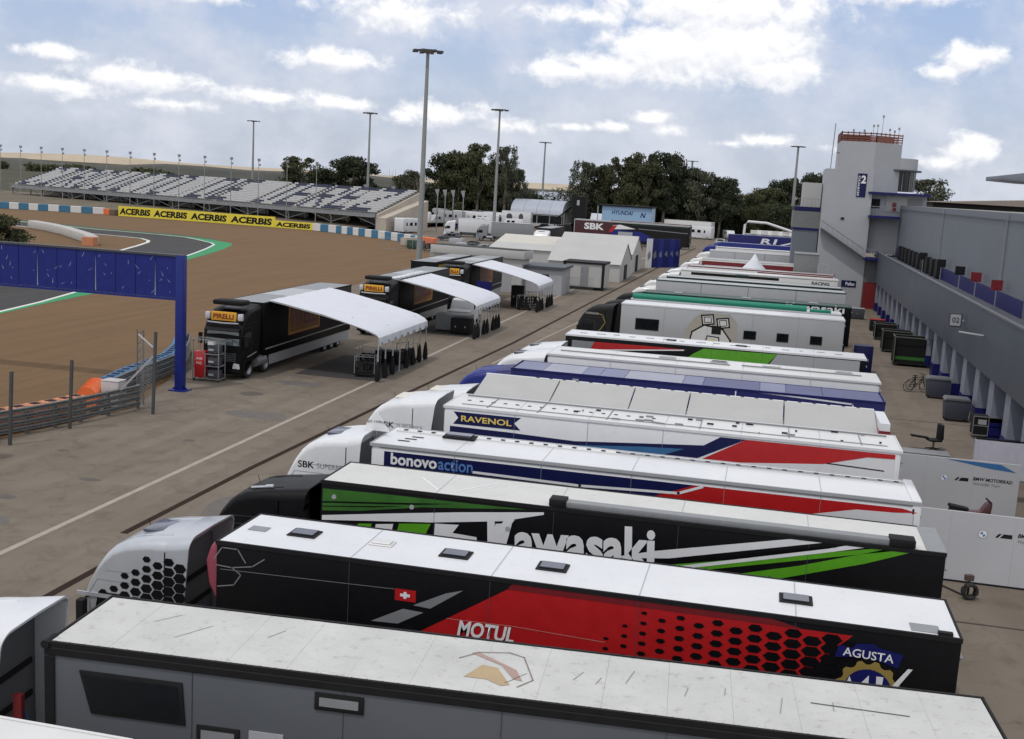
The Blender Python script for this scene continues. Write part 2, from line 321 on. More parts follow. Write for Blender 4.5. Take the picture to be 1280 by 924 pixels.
sheet('gravel_trap', [(-400, -20), (-34, -20), (-34, 10), (-31.5, 30), (-29.8, 39.9), (-28.4, 47.7), (-31, 56), (-34, 64), (-41.5, 112), (-46, 155), (-57, 188), (-74, 202), (-87, 209), (-108, 211), (-135, 215), (-157, 211), (-400, 205)], -.004, GRAV)
outer = [(-300, 210), (-200, 196), (-155, 183), (-125, 174), (-107, 168.5), (-95, 167), (-89, 165), (-85, 161.5), (-80.5, 157), (-78.4, 153.8), (-75.5, 146), (-72.5, 137), (-70, 129), (-66, 117), (-62, 104), (-58.4, 91), (-55.5, 80), (-53.5, 70), (-52, 55), (-52, 30), (-52, -20)]
inner = [(-300, 190), (-200, 180), (-150, 170), (-117, 162.3), (-108, 159.6), (-101.6, 157.5), (-96, 156.6), (-91.6, 155.2), (-88.6, 152), (-86.8, 148.6), (-84, 141), (-81, 132), (-77, 118), (-74, 100), (-72, 80), (-71, 60), (-71, 30), (-71, -20)]
sheet('racetrack', outer + inner[::-1], 0, TRACK)
def ribbon(name, pts, w0, w1, z, m):     # widths measured to the right of the running direction
    b = MB(); n = len(pts); vs = []; wa = w0 if isinstance(w0, list) else [w0] * n; wb = w1 if isinstance(w1, list) else [w1] * n
    for i, p in enumerate(pts):
        a = Vector(pts[max(0, i - 1)]); c = Vector(pts[min(n - 1, i + 1)]); d = (c - a).normalized(); s_ = Vector((d.y, -d.x)); p = Vector(p)
        vs += [(*(p + s_ * wa[i]), z), (*(p + s_ * wb[i]), z)]
    b.add(vs, [(2 * i, 2 * i + 1, 2 * i + 3, 2 * i + 2) for i in range(n - 1)]); return struct(b.build(name, m))
ribbon('track_edge_line', outer, .1, .45, .004, TLINE); ribbon('track_edge_line', inner, -.6, -.1, .004, TLINE)
ribbon('green_run_off', outer[3:14], [-.5, -.6, -.7, -.9, -2.2, -2.8, -2.2, -2.0, -1.6, -1.2, -.2], [.1] * 11, .006, KERBG)
ribbon('green_run_off', outer[13:19], [-.1, -.2, -1.9, -.5, -.2, -.1], [.1] * 6, .006, KERBG)
GRASS = mat('dark_grass_strip', (.045, .065, .035), .95, col2=(.07, .075, .045), scale=.3)
ribbon('grass_strip', outer[:8], -3.4, -.9, .002, GRASS)
kb = MB()
for i in range(12):
    t = i / 12; p = Vector((-60.4 + 2.2 * t + .5, 98 - 9 * t)); kb.add([(p.x - .2, p.y, .012), (p.x + 1.0, p.y - .1, .012), (p.x + 1.15, p.y - .5, .012), (p.x - .05, p.y - .4, .012)], [(0, 1, 2, 3)])
struct(kb.build('kerb_stripes', TLINE))
ribbon('road_line', [(-21, -10), (-20.95, 60), (-20.95, 130), (-20.3, 220), (-19.6, 304)], -.11, .11, .004, LINE)
ribbon('road_line', [(-16.5, 70), (-15.9, 84), (-15.2, 97), (-14.8, 110)], -.07, .07, .004, LINE)
ribbon('drain_channel', [(-17.7, 5), (-17.75, 28.5)], -.13, .13, .004, DRAIN)
ribbon('drain_channel', [(-18.8, 31), (-18.75, 40), (-18.4, 52), (-17.4, 80), (-16.3, 150), (-14.9, 243)], -.13, .13, .004, DRAIN)
jb = MB()
for y in (22.5, 32.8, 43.2, 53.6, 64, 74.3, 84.6, 95, 105, 115.5): jb.box(4.6, 11.5, y - .05, y + .05, -.05, .006)
struct(jb.build('pavement_joint', JOINT))
pb = MB()
for (x, y, a, b_) in ((-24.5, 33, .5, .16), (-26.5, 39.3, .25, .1), (-25.6, 38.6, .2, .08), (-23, 43, .3, .1), (-25.3, 53.6, .7, .3), (-23.2, 36, .45, .12)):
    n = 9; pb.add([(x + a * math.cos(i * 6.283 / n) * random.uniform(.7, 1.2), y + b_ * 2 * math.sin(i * 6.283 / n) * random.uniform(.7, 1.2), .003) for i in range(n)], [tuple(range(n))])
struct(pb.build('ground_stain', mat('oil_stain', (.055, .047, .040), .7, col2=(.11, .093, .077), scale=1.5)))
random.seed(21); pb = MB()
for (x, y, a, b_) in ((-26.8, 66.4, .55, .5), (-22.6, 49, 1.6, .9), (-24.2, 71.5, 1.2, 1.6), (-13.5, 62, 1.2, .8), (-23.5, 30.5, 1.0, .7), (-17.2, 35, .8, 1.6), (-24.0, 57.5, 1.4, .7)):
    n = 14; pb.add([(x + a * math.cos(i * 6.283 / n) * random.uniform(.75, 1.15), y + b_ * math.sin(i * 6.283 / n) * random.uniform(.75, 1.15), .0025) for i in range(n)], [tuple(range(n))])
struct(pb.build('tarmac_patch', mat('tarmac_patch', (.105, .090, .074), .9, col2=(.135, .114, .094), scale=2, bump=.2)))
# hills: ridge seen behind the stand, pale hills farther off
def hill(name, X, Y, Z, depth, m):
    b = MB(); n = len(X); vs = []
    for x, y, z in zip(X, Y, Z): vs += [(x, y, -.5), (x, y + depth * .25, z * .75), (x * 1.0, y + depth * .6, z), (x, y + depth * 2, -.5)]
    fs = [(4 * i + k, 4 * i + k + 1, 4 * i + k + 5, 4 * i + k + 4) for i in range(n - 1) for k in range(3)]; b.add(vs, fs); return struct(b.build(name, m, smooth=True))
xs = list(np.linspace(-1500, 900, 70))
hill('ridge', xs, [760 + 60 * math.sin(x / 190) for x in xs], [8.2 + 1.8 * math.sin(x / 70) + 1.2 * math.sin(x / 23 + 1) + random.uniform(-.4, .4) for x in xs], 60, RIDGE)
xs = list(np.linspace(-3600, 2600, 90))
hill('pale_hills', xs, [2300] * 90, [10 + 5 * max(0, math.sin(x / 260 + 1.2)) + 2 * math.sin(x / 90) + random.uniform(-.4, .4) for x in xs], 200, DUNE)
bk = [(-330, 262), (-240, 248), (-190, 240), (-150, 232), (-110, 224), (-92, 221), (-84, 222)]
b = MB(); vs = []
for x, y in bk: vs += [(x + 3, y - 6, -.02), (x + 4, y + 2, .7), (x + 6, y + 14, 1.2), (x + 8, y + 40, 1.0), (x + 20, y + 60, -.02)]
b.add(vs, [(5 * i + k, 5 * i + k + 1, 5 * i + k + 6, 5 * i + k + 5) for i in range(len(bk) - 1) for k in range(4)]); struct(b.build('earth_bank', EARTH, smooth=True))
# ================================================================ RACE TRUCKS
WHEEL = {}
def wheel_mesh(r=.5, wd=.32):
    b = MB(); n = 22
    for r0, r1, y0, y1, m in ((r, r, 0, wd, RUB),):
        prof = [(r * .62, 0.0), (r * .93, 0.0), (r, .05), (r, wd - .05), (r * .93, wd), (r * .62, wd)]
        vs = [(p[0] * math.cos(2 * math.pi * k / n), p[1], p[0] * math.sin(2 * math.pi * k / n)) for k in range(n) for p in prof]; L = len(prof)
        b.add(vs, [(k * L + i, k * L + i + 1, ((k + 1) % n) * L + i + 1, ((k + 1) % n) * L + i) for k in range(n) for i in range(L - 1)], RUB)
    return b.mesh('tyre', smooth=True)
def rim_mesh(r=.5, wd=.32):
    b = MB(); n = 16
    for y in (.05, wd - .05):
        vs = [(r * .62 * math.cos(2 * math.pi * k / n), y - .05 if y < .1 else y + .05, r * .62 * math.sin(2 * math.pi * k / n)) for k in range(n)] + \
             [(r * .45 * math.cos(2 * math.pi * k / n), y + (.07 if y < .1 else -.07), r * .45 * math.sin(2 * math.pi * k / n)) for k in range(n)] + \
             [(r * .2 * math.cos(2 * math.pi * k / n), y - (.0 if y < .1 else 0), r * .2 * math.sin(2 * math.pi * k / n)) for k in range(n)]
        fs = [(j * n + k, j * n + (k + 1) % n, (j + 1) * n + (k + 1) % n, (j + 1) * n + k) for j in range(2) for k in range(n)] + [tuple(range(2 * n, 3 * n))]
        b.add(vs, fs, STEEL)
    return b.mesh('rim')
TY, RM = wheel_mesh(), rim_mesh()
def wheel(parent, x, y, r=.5):
    o = bpy.data.objects.new('wheel', TY); C.objects.link(o); o.parent = parent; o.location = (x, y, r); s_ = r / .5; o.scale = (s_, s_, s_)
    q = bpy.data.objects.new('rim', RM); C.objects.link(q); q.parent = o
def cab(root, x, W, zt, m, top=None, detail=1, fair=.6, board=None, hatch=None, shroud=None, glassm=None):
    """tractor cab whose front bumper is at local x, cab across y 0..W; body part with windscreen, windows, visor, mirrors as sub-parts"""
    zt = zt - .25; k = zt / 4.1; rear = 1.95
    def sect(xx, ztop, r, ins, zb):                       # one cross section of the cab, near side to far side
        q = [(ins, zb)] + [(ins + r - r * math.cos(a), ztop - r + r * math.sin(a)) for a in [i * math.pi / 10 for i in range(6)]]
        q += [(W / 2, ztop + .02)]
        return [(xx, y, z) for y, z in q] + [(xx, W - y, z) for y, z in q[-2::-1]]
    ST = [(0, 1.7, .10, .16, .4), (.02, 2.0, .12, .07, .4), (.07, 2.5, .14, .03, .4), (.16, 2.9, .18, .01, .4), (.36, 3.32, .22, 0, .4), (.56, 3.62, .24, 0, .4), (.76, 3.80, .22, 0, .45), (1.02, 3.93, .22, 0, .6), (1.5, 4.03, .22, 0, .98), (rear, 4.09, .25, 0, 1.0)]
    b = MB(); vs = []; ns = len(sect(0, 3, .2, 0, .4))
    for (sx_, sz, sr, si, sb) in ST: vs += sect(x + sx_, sz * k, sr, si, sb)
    n = len(ST); fs = [(i * ns + j, i * ns + (j + 1) % ns, (i + 1) * ns + (j + 1) % ns, (i + 1) * ns + j) for i in range(n - 1) for j in range(ns)] + [tuple(range(ns)), tuple(range((n - 1) * ns, n * ns))]
    b.add(vs, fs, m); c_ = b.build('cab', None, root, smooth=True)
    sh = shroud or m
    if fair:
        b = MB(); vs = []
        def ring(xa, d, lean, mz):
            o_ = sect(0, mz * k, .26, 0, 1.05)
            return [(x + xa + lean * (.5 + .5 * ((z - 1) / 3.2) ** 2), min(max(y, d), W - d), z - (d if z > 2 else 0)) for _, y, z in o_]
        vs = ring(rear - .03, 0, 0, 4.09) + ring(rear, -.004, fair, 4.2) + ring(rear, .045, fair * .985, 4.2) + ring(rear - .02, .045, 0, 4.09)
        b.add(vs, [(i * ns + j, i * ns + j + 1, (i + 1) * ns + j + 1, (i + 1) * ns + j) for i in range(3) for j in range(ns - 1)], sh); b.build('rear_fairing', None, root, smooth=True)
        b = MB(); b.box(x + rear + .002, x + rear + .03, .06, W - .06, 1.1, 3.7 * k, mat('shroud_inner_grey', (.12, .125, .13), .6)); b.build('cab_rear_panel', None, root)
    # windscreen
    b = MB(); a0, z0, a1, z1 = .02, 2.0 * k, .15, 2.86 * k; nx = -.02
    b.add([(x + a0 + nx, .13, z0), (x + a0 + nx, W - .13, z0), (x + a1 + nx, W - .24, z1), (x + a1 + nx, .24, z1)], [(0, 1, 2, 3)], glassm or GLASS); b.build('windscreen', None, c_)
    b = MB()
    for y in (-.006, W + .006): b.add([(x + .30, y, 2.02 * k), (x + 1.15, y, 1.98 * k), (x + 1.15, y, 2.72 * k), (x + .42, y, 2.72 * k)], [(0, 1, 2, 3)], GLASS)
    b.build('side_window', None, c_)
    if hatch is not False:
        b = MB(); hz = 3.97 * k; b.box(x + 1.05, x + 1.65, W * .32, W * .72, hz, hz + .07, hatch or GLASS); b.build('roof_hatch', None, c_, bevel=.03)
    if detail:
        for pz in (1.5, 2.1, 2.7):
            b = MB(); b.box(x + rear + .031, x + rear + .07, .2, W - .2, pz, pz + .10, MATTB); b.build('rear_step', None, root)
        for (ya, yb, cm) in ((.45, .5, RED), (.6, .8, MATTB), (.8, .7, CYAN)):
            b = MB(); b.tube([(x + rear + .05, W * ya, 1.9), (x + rear + .25, W * (ya + yb) / 2, 1.35), (x + rear + fair + .3, W * yb, 1.75)], .025, 6, cm); b.build('air_line', None, root, smooth=True)
        for yy in (W * .2, W * .8):
            b = MB(); b.prism([(x + .95, 3.86 * k), (x + .95, 3.93 * k), (x + 1.3, 4.02 * k), (x + 1.9, 4.105 * k), (x + 1.9, 4.02 * k)], yy - .03, yy + .03, m); b.build('roof_rib', None, c_, bevel=.012, seg=1)
        for i_ in range(4):
            yy = W * (.2 + .2 * i_); b = MB(); b.box(x + .55, x + .63, yy - .05, yy + .05, 3.54 * k, 3.60 * k, mat('marker_lamp_amber', (.30, .24, .16), .3)); b.build('marker_lamp', None, c_, bevel=.015, seg=1)
        b = MB(); b.beam((x + .8, W * .72, 3.7 * k), (x + .72, W * .72, 4.0 * k), .012, .012, MATTB); b.build('antenna', None, c_)
        for fr_ in ((F_near(0),) if W else ()):
            strip('door_joint', [(x + .22, 1.2), (x + .22, 2.7 * k), (x + .4, 3.0 * k), (x + 1.25, 3.0 * k), (x + 1.25, 1.0)], .014, MGREY if m in (WHITE2, WHITE, SILVER) else DGREY, c_, fr_)
            strip('body_joint', [(x + .6, 3.22 * k), (x + rear, 3.28 * k)], .012, MGREY if m in (WHITE2, WHITE, SILVER) else DGREY, c_, fr_)
        for y0, y1 in ((.05, .10), (W - .1, W - .05)):
            b = MB(); yy = -.22 if y0 < 1 else W + .22; b.box(x + .12, x + .2, min(yy, y0) , max(yy, y0), 2.55 * k, 2.58 * k, MATTB); b.box(x + .08, x + .26, yy - .09, yy + .09, 1.95 * k, 2.6 * k, MATTB); b.build('mirror', None, c_, bevel=.02, seg=1)
        b = MB()
        for y0 in (.08, W - .5): b.prism([(y0, .62), (y0 + .42, .62), (y0 + .36, .92), (y0 + .04, .88)], x - .03, x + .03, mat('headlamp_glass', (.55, .57, .60), .15, coat=1), axis='x')
        b.build('headlamp', None, c_)
        b = MB()
        for i in range(5): b.box(x - .025, x + .02, .3, W - .3, 1.0 + i * .1, 1.05 + i * .1, DGREY)
        b.build('grille', None, c_)
        b = MB(); b.box(x - .09, x + .3, .04, W - .04, .3, .56, m if m != WHITE else LGREY); b.build('bumper', None, c_, bevel=.05)
        if board: b = MB(); b.prism([(x + .02, 2.98 * k), (x - .16, 2.86 * k), (x - .15, 2.82 * k), (x + .2, 2.86 * k), (x + .34, 3.0 * k)], .15, W - .15, MATTB); b.build('sun_visor', None, c_)
        b = MB(); b.tube([(x + 1.9, .18, .75), (x + 3.1, .18, .75)], .3, 12, STEEL); b.build('fuel_tank', None, root, smooth=True)
    for xx in (x + .95, x + 3.1):
        for yy in (.0, W - .32): wheel(root, xx, yy)
    b = MB(); b.box(x + .3, x + 5.2, W * .3, W * .7, .55, .85, MATTB); b.build('chassis', None, root)
    return c_
def trailer(root, L, W, zt, side, roof, trim=None, skirt=None, corner=.05, wheels=True, dome=None, roof_parts=None, side_bevel=.05, joints=0):
    b = MB(); b.box(0, L, 0, W, .95, zt - .04, side); box_ = b.build('trailer_box', None, root, bevel=side_bevel)
    if roof is not None:
        b = MB(); b.box(.03, L - .03, .03, W - .03, zt - .05, zt, roof); b.build('trailer_roof', None, root, bevel=.012, seg=1)
    b = MB(); t_ = trim or side
    for y0, y1 in ((-.018, .035), (W - .035, W + .018)): b.box(-.01, L + .01, y0, y1, zt - .075, zt + .012, t_)
    for x0 in (-.012, L - .03): b.box(x0, x0 + .04, .036, W - .036, zt - .07, zt + .008, t_)
    b.build('roof_edge_rail', None, root)
    b = MB()
    for y0 in (.02, W - .07): b.box(.9, L - .25, y0, y0 + .05, .38, .948, skirt or side)
    b.build('side_skirt', None, root)
    b = MB()
    for y0 in (W * .28, W * .7): b.box(L + .001, L + .03, y0 - .02, y0 + .02, 1.0, zt - .15, STEEL)
    for zz in (1.25, 2.4, zt - .4): b.box(L + .001, L + .05, .02, W - .02, zz, zz + .05, STEEL)
    b.build('rear_door_bar', None, root)
    if joints:
        jm = DGREY if side in (BLACK, MATTB, NAVY, BLUE2, GREYP) else MGREY; nn = int(L / joints)
        for q_ in range(1, nn):
            xx = L * q_ / nn; b = MB(); b.box(xx - .005, xx + .005, -.010, -.001, 1.0, zt - .09, jm); b.build('panel_joint', None, root)
            if roof is not None: b = MB(); b.box(xx - .012, xx + .012, .05, W - .05, zt, zt + .004, LGREY); b.build('roof_seam', None, root)
        b = MB(); b.box(.1, L - .1, -.014, -.0105, 1.5, 1.52, jm); b.build('rub_strip', None, root)
    if wheels:
        for k in range(3):
            for yy in (.04, W - .36): wheel(root, L - 4.4 + k * 1.15, yy, .46)
    return box_
def hatch(root, x, y, z, a=.62, b_=.5, m=None, frame=None, h=.06, name='roof_hatch'):
    q = MB(); q.box(x - a / 2, x + a / 2, y - b_ / 2, y + b_ / 2, z, z + h * .5, frame or MATTB); q.box(x - a * .40, x + a * .40, y - b_ * .38, y + b_ * .38, z + h * .5, z + h, m or NAVYG); return q.build(name, None, root, bevel=.012, seg=1)
NAVYG = mat('smoked_hatch_plastic', (.03, .035, .07), .25, coat=.5)
def truck(label, x0, y0, rz=0, group='race trucks parked in the row', name='race_truck'):
    return thing(name, label, 'truck', (x0, y0, 0), rz, group)
def hexpoly(cx, cz, r, sx_=1.0): return [(cx + r * sx_ * math.cos(math.pi / 3 * k), cz + r * math.sin(math.pi / 3 * k)) for k in range(6)]

# --- T0 lowest left corner
t = truck('white curved roof of the nearest truck, cut off by the bottom left corner', -12.2, 10.2)
trailer(t, 4.6, 2.55, 3.95, WHITE, WHITE, side_bevel=.2)
# --- T1 grey hospitality trailer with weathered roof
t = truck('long grey truck with weathered white roof, black edge and big dark window, nearest full truck', -10.45, 15.04, math.radians(3.8))
L, W = 14.5, 2.05
bx = trailer(t, L, W, 4.0, GREYP, None, trim=MATTB, skirt=MATTB, side_bevel=.03, joints=2.4)
n = 15
for i in range(n):
    a = .05 + (L - .1) * i / n; b = MB(); b.box(a + .0015, a + (L - .1) / n - .0015, .05, W - .05, 3.962, 4.0 + random.uniform(-.002, .002), OLDWHITE); b.build('roof_panel', None, t)
b = MB(); b.box(.04, L - .04, .04, W - .04, 3.961, 3.985, OLDWHITE); b.build('roof_underlay', None, t)
b = MB(); b.box(-.03, L + .02, -.03, -.002, 3.79, 3.92, MATTB); b.box(-.03, .14, -.03, -.002, 1.0, 3.785, MATTB); b.box(L - .12, L + .02, -.03, -.002, 1.0, 3.785, MATTB); b.build('black_edge_frame', None, t, bevel=.01, seg=1)
b = MB(); b.tube([(-.0, -.06, 3.97), (.0, .25, 3.97)], .07, 10, MATTB); b.tube([(L, -.06, 3.97), (L, .25, 3.97)], .07, 10, MATTB); b.build('corner_casting', None, t)
def sidewin(x0, x1, z0, z1, slant, par, fr=MATTB, gl=GLASS, name='side_window', rad=.1):
    b = MB(); b.prism([(x0, z1), (x1 - slant * .3, z1), (x1, z0), (x0 + slant, z0)], -.03, .01, fr); o = b.build(name, None, par, bevel=.015)
    b = MB(); q = .07; b.add([(x0 + q, -.034, z1 - q), (x1 - slant * .3 - q, -.034, z1 - q), (x1 - q, -.034, z0 + q), (x0 + slant + q * .5, -.034, z0 + q)], [(0, 1, 2, 3)], gl); b.build('pane', None, o); return o
sidewin(.55, 2.32, 2.90, 3.60, .2, t)
for x0, x1, z0, z1 in ((4.38, 5.15, 3.45, 3.73), (2.5, 3.2, 2.5, 2.95)):
    b = MB(); b.box(x0, x1, -.03, .01, z0, z1, MATTB); o = b.build('vent_grille', None, t, bevel=.01); b = MB(); b.box(x0 + .08, x1 - .08, -.036, -.031, z0 + .07, z1 - .07, MGREY); b.build('mesh_insert', None, o)
b = MB(); b.box(3.35, 3.9, -.02, .01, 2.65, 2.96, LGREY); b.build('control_panel', None, t)
# long scratches and scar on the roof
zt = 4.004; fr = F_top(zt)
for (x, y, l, a) in ((8.2, .9, .35, 1.2), (8.55, .85, .25, 1.3), (9.0, 1.0, .5, 1.35), (9.9, .8, .3, 1.4), (10.5, 1.0, .25, 1.5), (11.3, .6, .55, 1.45), (12.1, .9, .3, 1.5), (7.2, .5, .5, 1.0), (1.2, 1.2, .5, .9), (1.8, .7, .7, 1.0), (3.2, 1.1, .4, 1.1)):
    strip('scratch', [(x, y), (x + l * math.cos(a), y + l * math.sin(a))], .013, MGREY, t, fr)
strip('scratch', [(11.8, 1.1), (13.2, 1.03)], .03, DGREY, t, fr)
decal('torn_film', [[(6.55, .55), (6.75, 1.05), (7.0, 1.0), (7.28, .45), (7.15, .38), (6.9, .55)]], mat('brown_glue_stain', (.40, .30, .18), .8), t, fr)
decal('torn_film', [[(6.5, 1.45), (6.6, 1.52), (7.3, 1.0), (7.45, .62), (7.3, .66), (7.05, 1.1)]], mat('pinkish_stain', (.36, .25, .22), .8), t, fr)
strip('torn_film', [(6.35, 1.2), (6.62, 1.5), (7.1, 1.62), (7.35, 1.5), (7.6, .7), (7.4, .4)], .02, mat('dark_tear', (.2, .15, .13), .8), t, fr, lay=2)
cab(t, -3.4, W, 4.15, WHITE2, fair=.75)
b = MB(); b.box(-.75, -.6, .25, .35, 1.9, 2.9, DRED); b.build('rear_lamp_bar', None, t)
b = MB()
for k in range(60): b.box(.12 + k * .24, .14 + k * .24, .035, .055, 4.0, 4.012, MGREY)
stuff(b.build('rivet_row', None, t))
# --- T2 black and red trailer with silver hexagon cab
t = truck('black and red truck with silver hexagon patterned cab and a small Swiss flag', -10.35, 20.5)
L, W = 14.3, 2.05
trailer(t, L, W, 4.0, BLACK, WHITE2, trim=MATTB, skirt=BLACK, side_bevel=.03, joints=2.4)
decal('red_flank', [(1.7, 1.0), (6.07, 3.80), (12.45, 3.80), (11.1, 2.3), (9.9, 1.0)], RED, t)
decal('red_flank_edge', [(6.07, 3.80), (6.15, 3.925), (11.0, 3.925), (11.6, 3.80)], DRED, t, lay=2)
polys = []
for i in range(18):
    for j in range(13):
        x = 7.0 + i * .34; z = 1.4 + j * .2 + (i % 2) * .10; g = (x - 7.5) * .62 - (z - 2.7) * .55
        if z > 3.76 or g < .1 or x + (3.9 - z) * .8 > 12.9: continue
        r = min(.108, .028 + .034 * g); polys.append(hexpoly(x, min(z, 3.79 - r), r, 1.75))
decal('hexagon_pattern', polys, BLACK, t, lay=3)
decal('flag_field', [(3.82, 3.28), (4.25, 3.28), (4.25, 3.52), (3.82, 3.52)], RED, t)
decal('flag_cross', [(4.0, 3.33), (4.06, 3.33), (4.06, 3.37), (4.13, 3.37), (4.13, 3.43), (4.06, 3.43), (4.06, 3.47), (4.0, 3.47), (4.0, 3.43), (3.93, 3.43), (3.93, 3.37), (4.0, 3.37)], PRINTW, t, lay=2)
decal('grey_slash', [[(4.2, 3.22), (4.55, 3.2), (5.2, 3.66), (4.85, 3.55)], [(3.35, 2.78), (3.9, 2.80), (4.42, 3.1), (4.0, 3.12)]], PRINTG, t)
text('lettering', 'MOTUL', PRINTW, t, 5.12, 2.74, 1.12, .32, bold=.03, shear=.15, lay=5)
strip('thin_line', [(0.1, 3.42), (3.8, 3.5)], .01, PRINTG, t); strip('thin_line', [(4.9, 3.05), (6.2, 3.08), (8.0, 3.02)], .012, mat('pale_red_line', (.5, .2, .18), .5), t, lay=3)
# round toothed emblem
cx, cz, r = 12.8, 2.80, .58; g = []
for k in range(48):
    rr = r * (1 if (k // 2) % 2 else .88); g.append((cx + rr * math.cos(2 * math.pi * k / 48), cz + rr * math.sin(2 * math.pi * k / 48)))
decal('emblem_gear', g, GOLD, t, lay=5)
decal('emblem_disc', [(cx + .42 * math.cos(2 * math.pi * k / 28), cz + .42 * math.sin(2 * math.pi * k / 28)) for k in range(28)], BLUE2, t, lay=6)
decal('emblem_band', [(12.18, 3.37), (12.23, 3.61), (12.47, 3.58), (12.53, 3.67), (12.83, 3.71), (12.9, 3.65), (13.35, 3.57), (13.28, 3.31), (12.75, 3.45)], BLUE2, t, lay=6)
text('lettering', 'AGUSTA', PRINTW, t, 12.31, 3.42, .88, .16, bold=.01, lay=7, rot=-.03)
decal('emblem_monogram', [[(12.3, 2.55), (12.47, 3.05), (12.57, 2.8), (12.8, 3.11), (12.83, 2.55), (12.75, 2.55), (12.73, 2.9), (12.59, 2.65), (12.49, 2.85), (12.4, 2.55)], [(12.93, 3.11), (13.05, 3.11), (13.03, 2.7), (13.45, 3.33), (13.53, 3.33), (13.03, 2.5), (12.95, 2.5)]], PRINTW, t, lay=7)
strip('hexagon_outline', hexpoly(.30, 3.62, .3, 1.15)[:4], .022, PRINTG, t); strip('hexagon_outline', [(.0, 3.5), (.35, 3.48), (.55, 3.35), (.4, 3.12), (.05, 3.05)], .022, PRINTG, t)
strip('hexagon_outline', [(.35, 3.48), (.8, 3.56), (1.05, 3.74)], .022, PRINTG, t)
for x, y in ((1.45, 1.1), (4.75, 1.02), (6.75, 1.0), (11.45, .95)): hatch(t, x, y, 4.0, .62, .5)
hatch(t, 3.15, 1.12, 4.0, .5, .36, m=WHITE, frame=WHITE, h=.06)
b = MB(); b.box(.25, .65, .9, 1.2, 4.0, 4.012, MGREY); b.box(13.45, 13.95, .12, .5, 4.0, 4.012, MGREY); b.box(13.9, 14.15, .05, .16, 4.0, 4.06, MATTB); b.build('roof_plate', None, t)
b = MB(); b.prism([(.02, 2.5), (-.25, 3.0), (-.32, 3.5), (-.2, 3.85), (.02, 4.03)], .15, W - .02, PINK); b.build('front_dome', None, t, bevel=.08, seg=3)
c_ = cab(t, -3.08, W, 4.12, SILVER, fair=.6, hatch=NAVYG, shroud=SILVER)
hx = []
for i in range(14):
    for j in range(12):
        x = -2.8 + i * .25; z = 1.62 + j * .21 + (i % 2) * .105; g = (x + 2.7) * .8 - max(0, z - 2.5) * .95
        if g < .04 or x > -.72 or z > 3.42: continue
        hx.append(hexpoly(x, z, min(.116, .07 + .055 * g), 1.3))
decal('hexagon_pattern', hx, BLACK, c_, lay=2); b = MB(); b.box(-3.15, -1.2, -.03, -.0, 2.45, 2.53, SILVER); b.build('handrail', None, c_)
# --- T3 black and green truck
t = truck('black and green truck with lime stripes and a grey awning rail on its white roof', -10.2, 25.7)
L, W = 14.6, 2.0
trailer(t, L, W, 4.0, BLACK, CREAM, trim=MATTB, skirt=BLACK, side_bevel=.02, joints=2.9)
G0 = mat('green_fade_print', (.045, .19, .02), .5, col2=(.02, .08, .01), scale=.8)
decal('green_flash', [(.05, 3.24), (.05, 3.80), (1.6, 3.84), (3.9, 3.86), (5.2, 3.88), (2.6, 3.62), (1.0, 3.34)], G0, t)
decal('black_streak', [[(.05, 3.44), (.05, 3.48), (3.4, 3.80), (2.4, 3.66)], [(.05, 3.34), (.05, 3.36), (2.2, 3.60), (1.4, 3.48)]], BLACK, t, lay=2)
decal('white_edge', [(.05, 3.0), (.05, 3.12), (2.0, 3.40), (3.6, 3.62), (5.6, 3.86), (5.6, 3.80), (4.6, 3.52), (2.9, 3.28)], PRINTW, t, lay=2)
decal('giant_letter_shape', [[(.1, 1.2), (1.0, 3.02), (1.35, 3.06), (.9, 1.2)], [(1.75, 2.0), (2.05, 3.15), (2.85, 3.24), (2.3, 2.0)]], GREEN, t, lay=3)
decal('giant_letter_shape', [[(1.35, 1.5), (1.45, 3.06), (1.9, 3.12), (1.6, 1.5)], [(2.9, 1.2), (2.95, 3.26), (3.55, 3.3), (3.4, 3.08), (4.0, 3.05), (4.05, 2.72), (3.5, 2.74), (3.2, 1.2)], [(4.1, 1.8), (4.45, 3.44), (4.85, 3.5), (4.5, 1.8)]], PRINTW, t, lay=3)
text('lettering', 'Kawasaki', PRINTW, t, 4.3, 2.56, 4.0, 1.0, bold=.035, rot=math.radians(3.5), lay=4)
decal('lime_stripe', [[(7.6, 2.75), (13.2, 3.95), (13.6, 3.95), (8.6, 2.75)], [(8.9, 2.6), (11.5, 3.32), (13.3, 3.93), (13.85, 3.93), (12.9, 3.55), (10.0, 2.6)]], GREEN, t, lay=2)
decal('white_stripe', [[(7.2, 2.95), (8.2, 3.24), (11.3, 3.93), (12.0, 3.93), (8.6, 3.12)], [(7.8, 2.62), (12.2, 3.74), (12.9, 3.93), (12.5, 3.93), (12.1, 3.8), (7.4, 2.6)]], PRINTW, t, lay=3)
decal('black_stripe', [[(7.7, 2.86), (12.1, 3.86), (12.3, 3.86), (8.0, 2.84)]], BLACK, t, lay=4)
for x, z in ((.35, 3.62), (2.35, 3.6), (4.75, 3.35)):
    b = MB(); b.tube([(x, -.02, z), (x, .0, z)], .06, 12, LGREY); b.build('locking_knob', None, t)
b = MB(); b.box(6.1, 13.4, .04, .34, 4.02, 4.16, MGREY); o = b.build('awning_cassette', None, t, bevel=.02)
b = MB(); b.box(5.7, 6.1, .0, .42, 4.02, 4.2, MATTB); b.box(13.4, 13.95, .0, .42, 4.02, 4.2, MATTB); b.build('cassette_end', None, o, bevel=.02)
strip('roof_tape', [(2.2, 1.3), (2.9, .35)], .05, PRINTW, t, F_top(4.0)); strip('roof_tape', [(4.1, 1.6), (3.3, .4)], .05, PRINTW, t, F_top(4.0)); strip('roof_tape', [(4.4, 1.65), (3.6, .4)], .03, PRINTW, t, F_top(4.0))
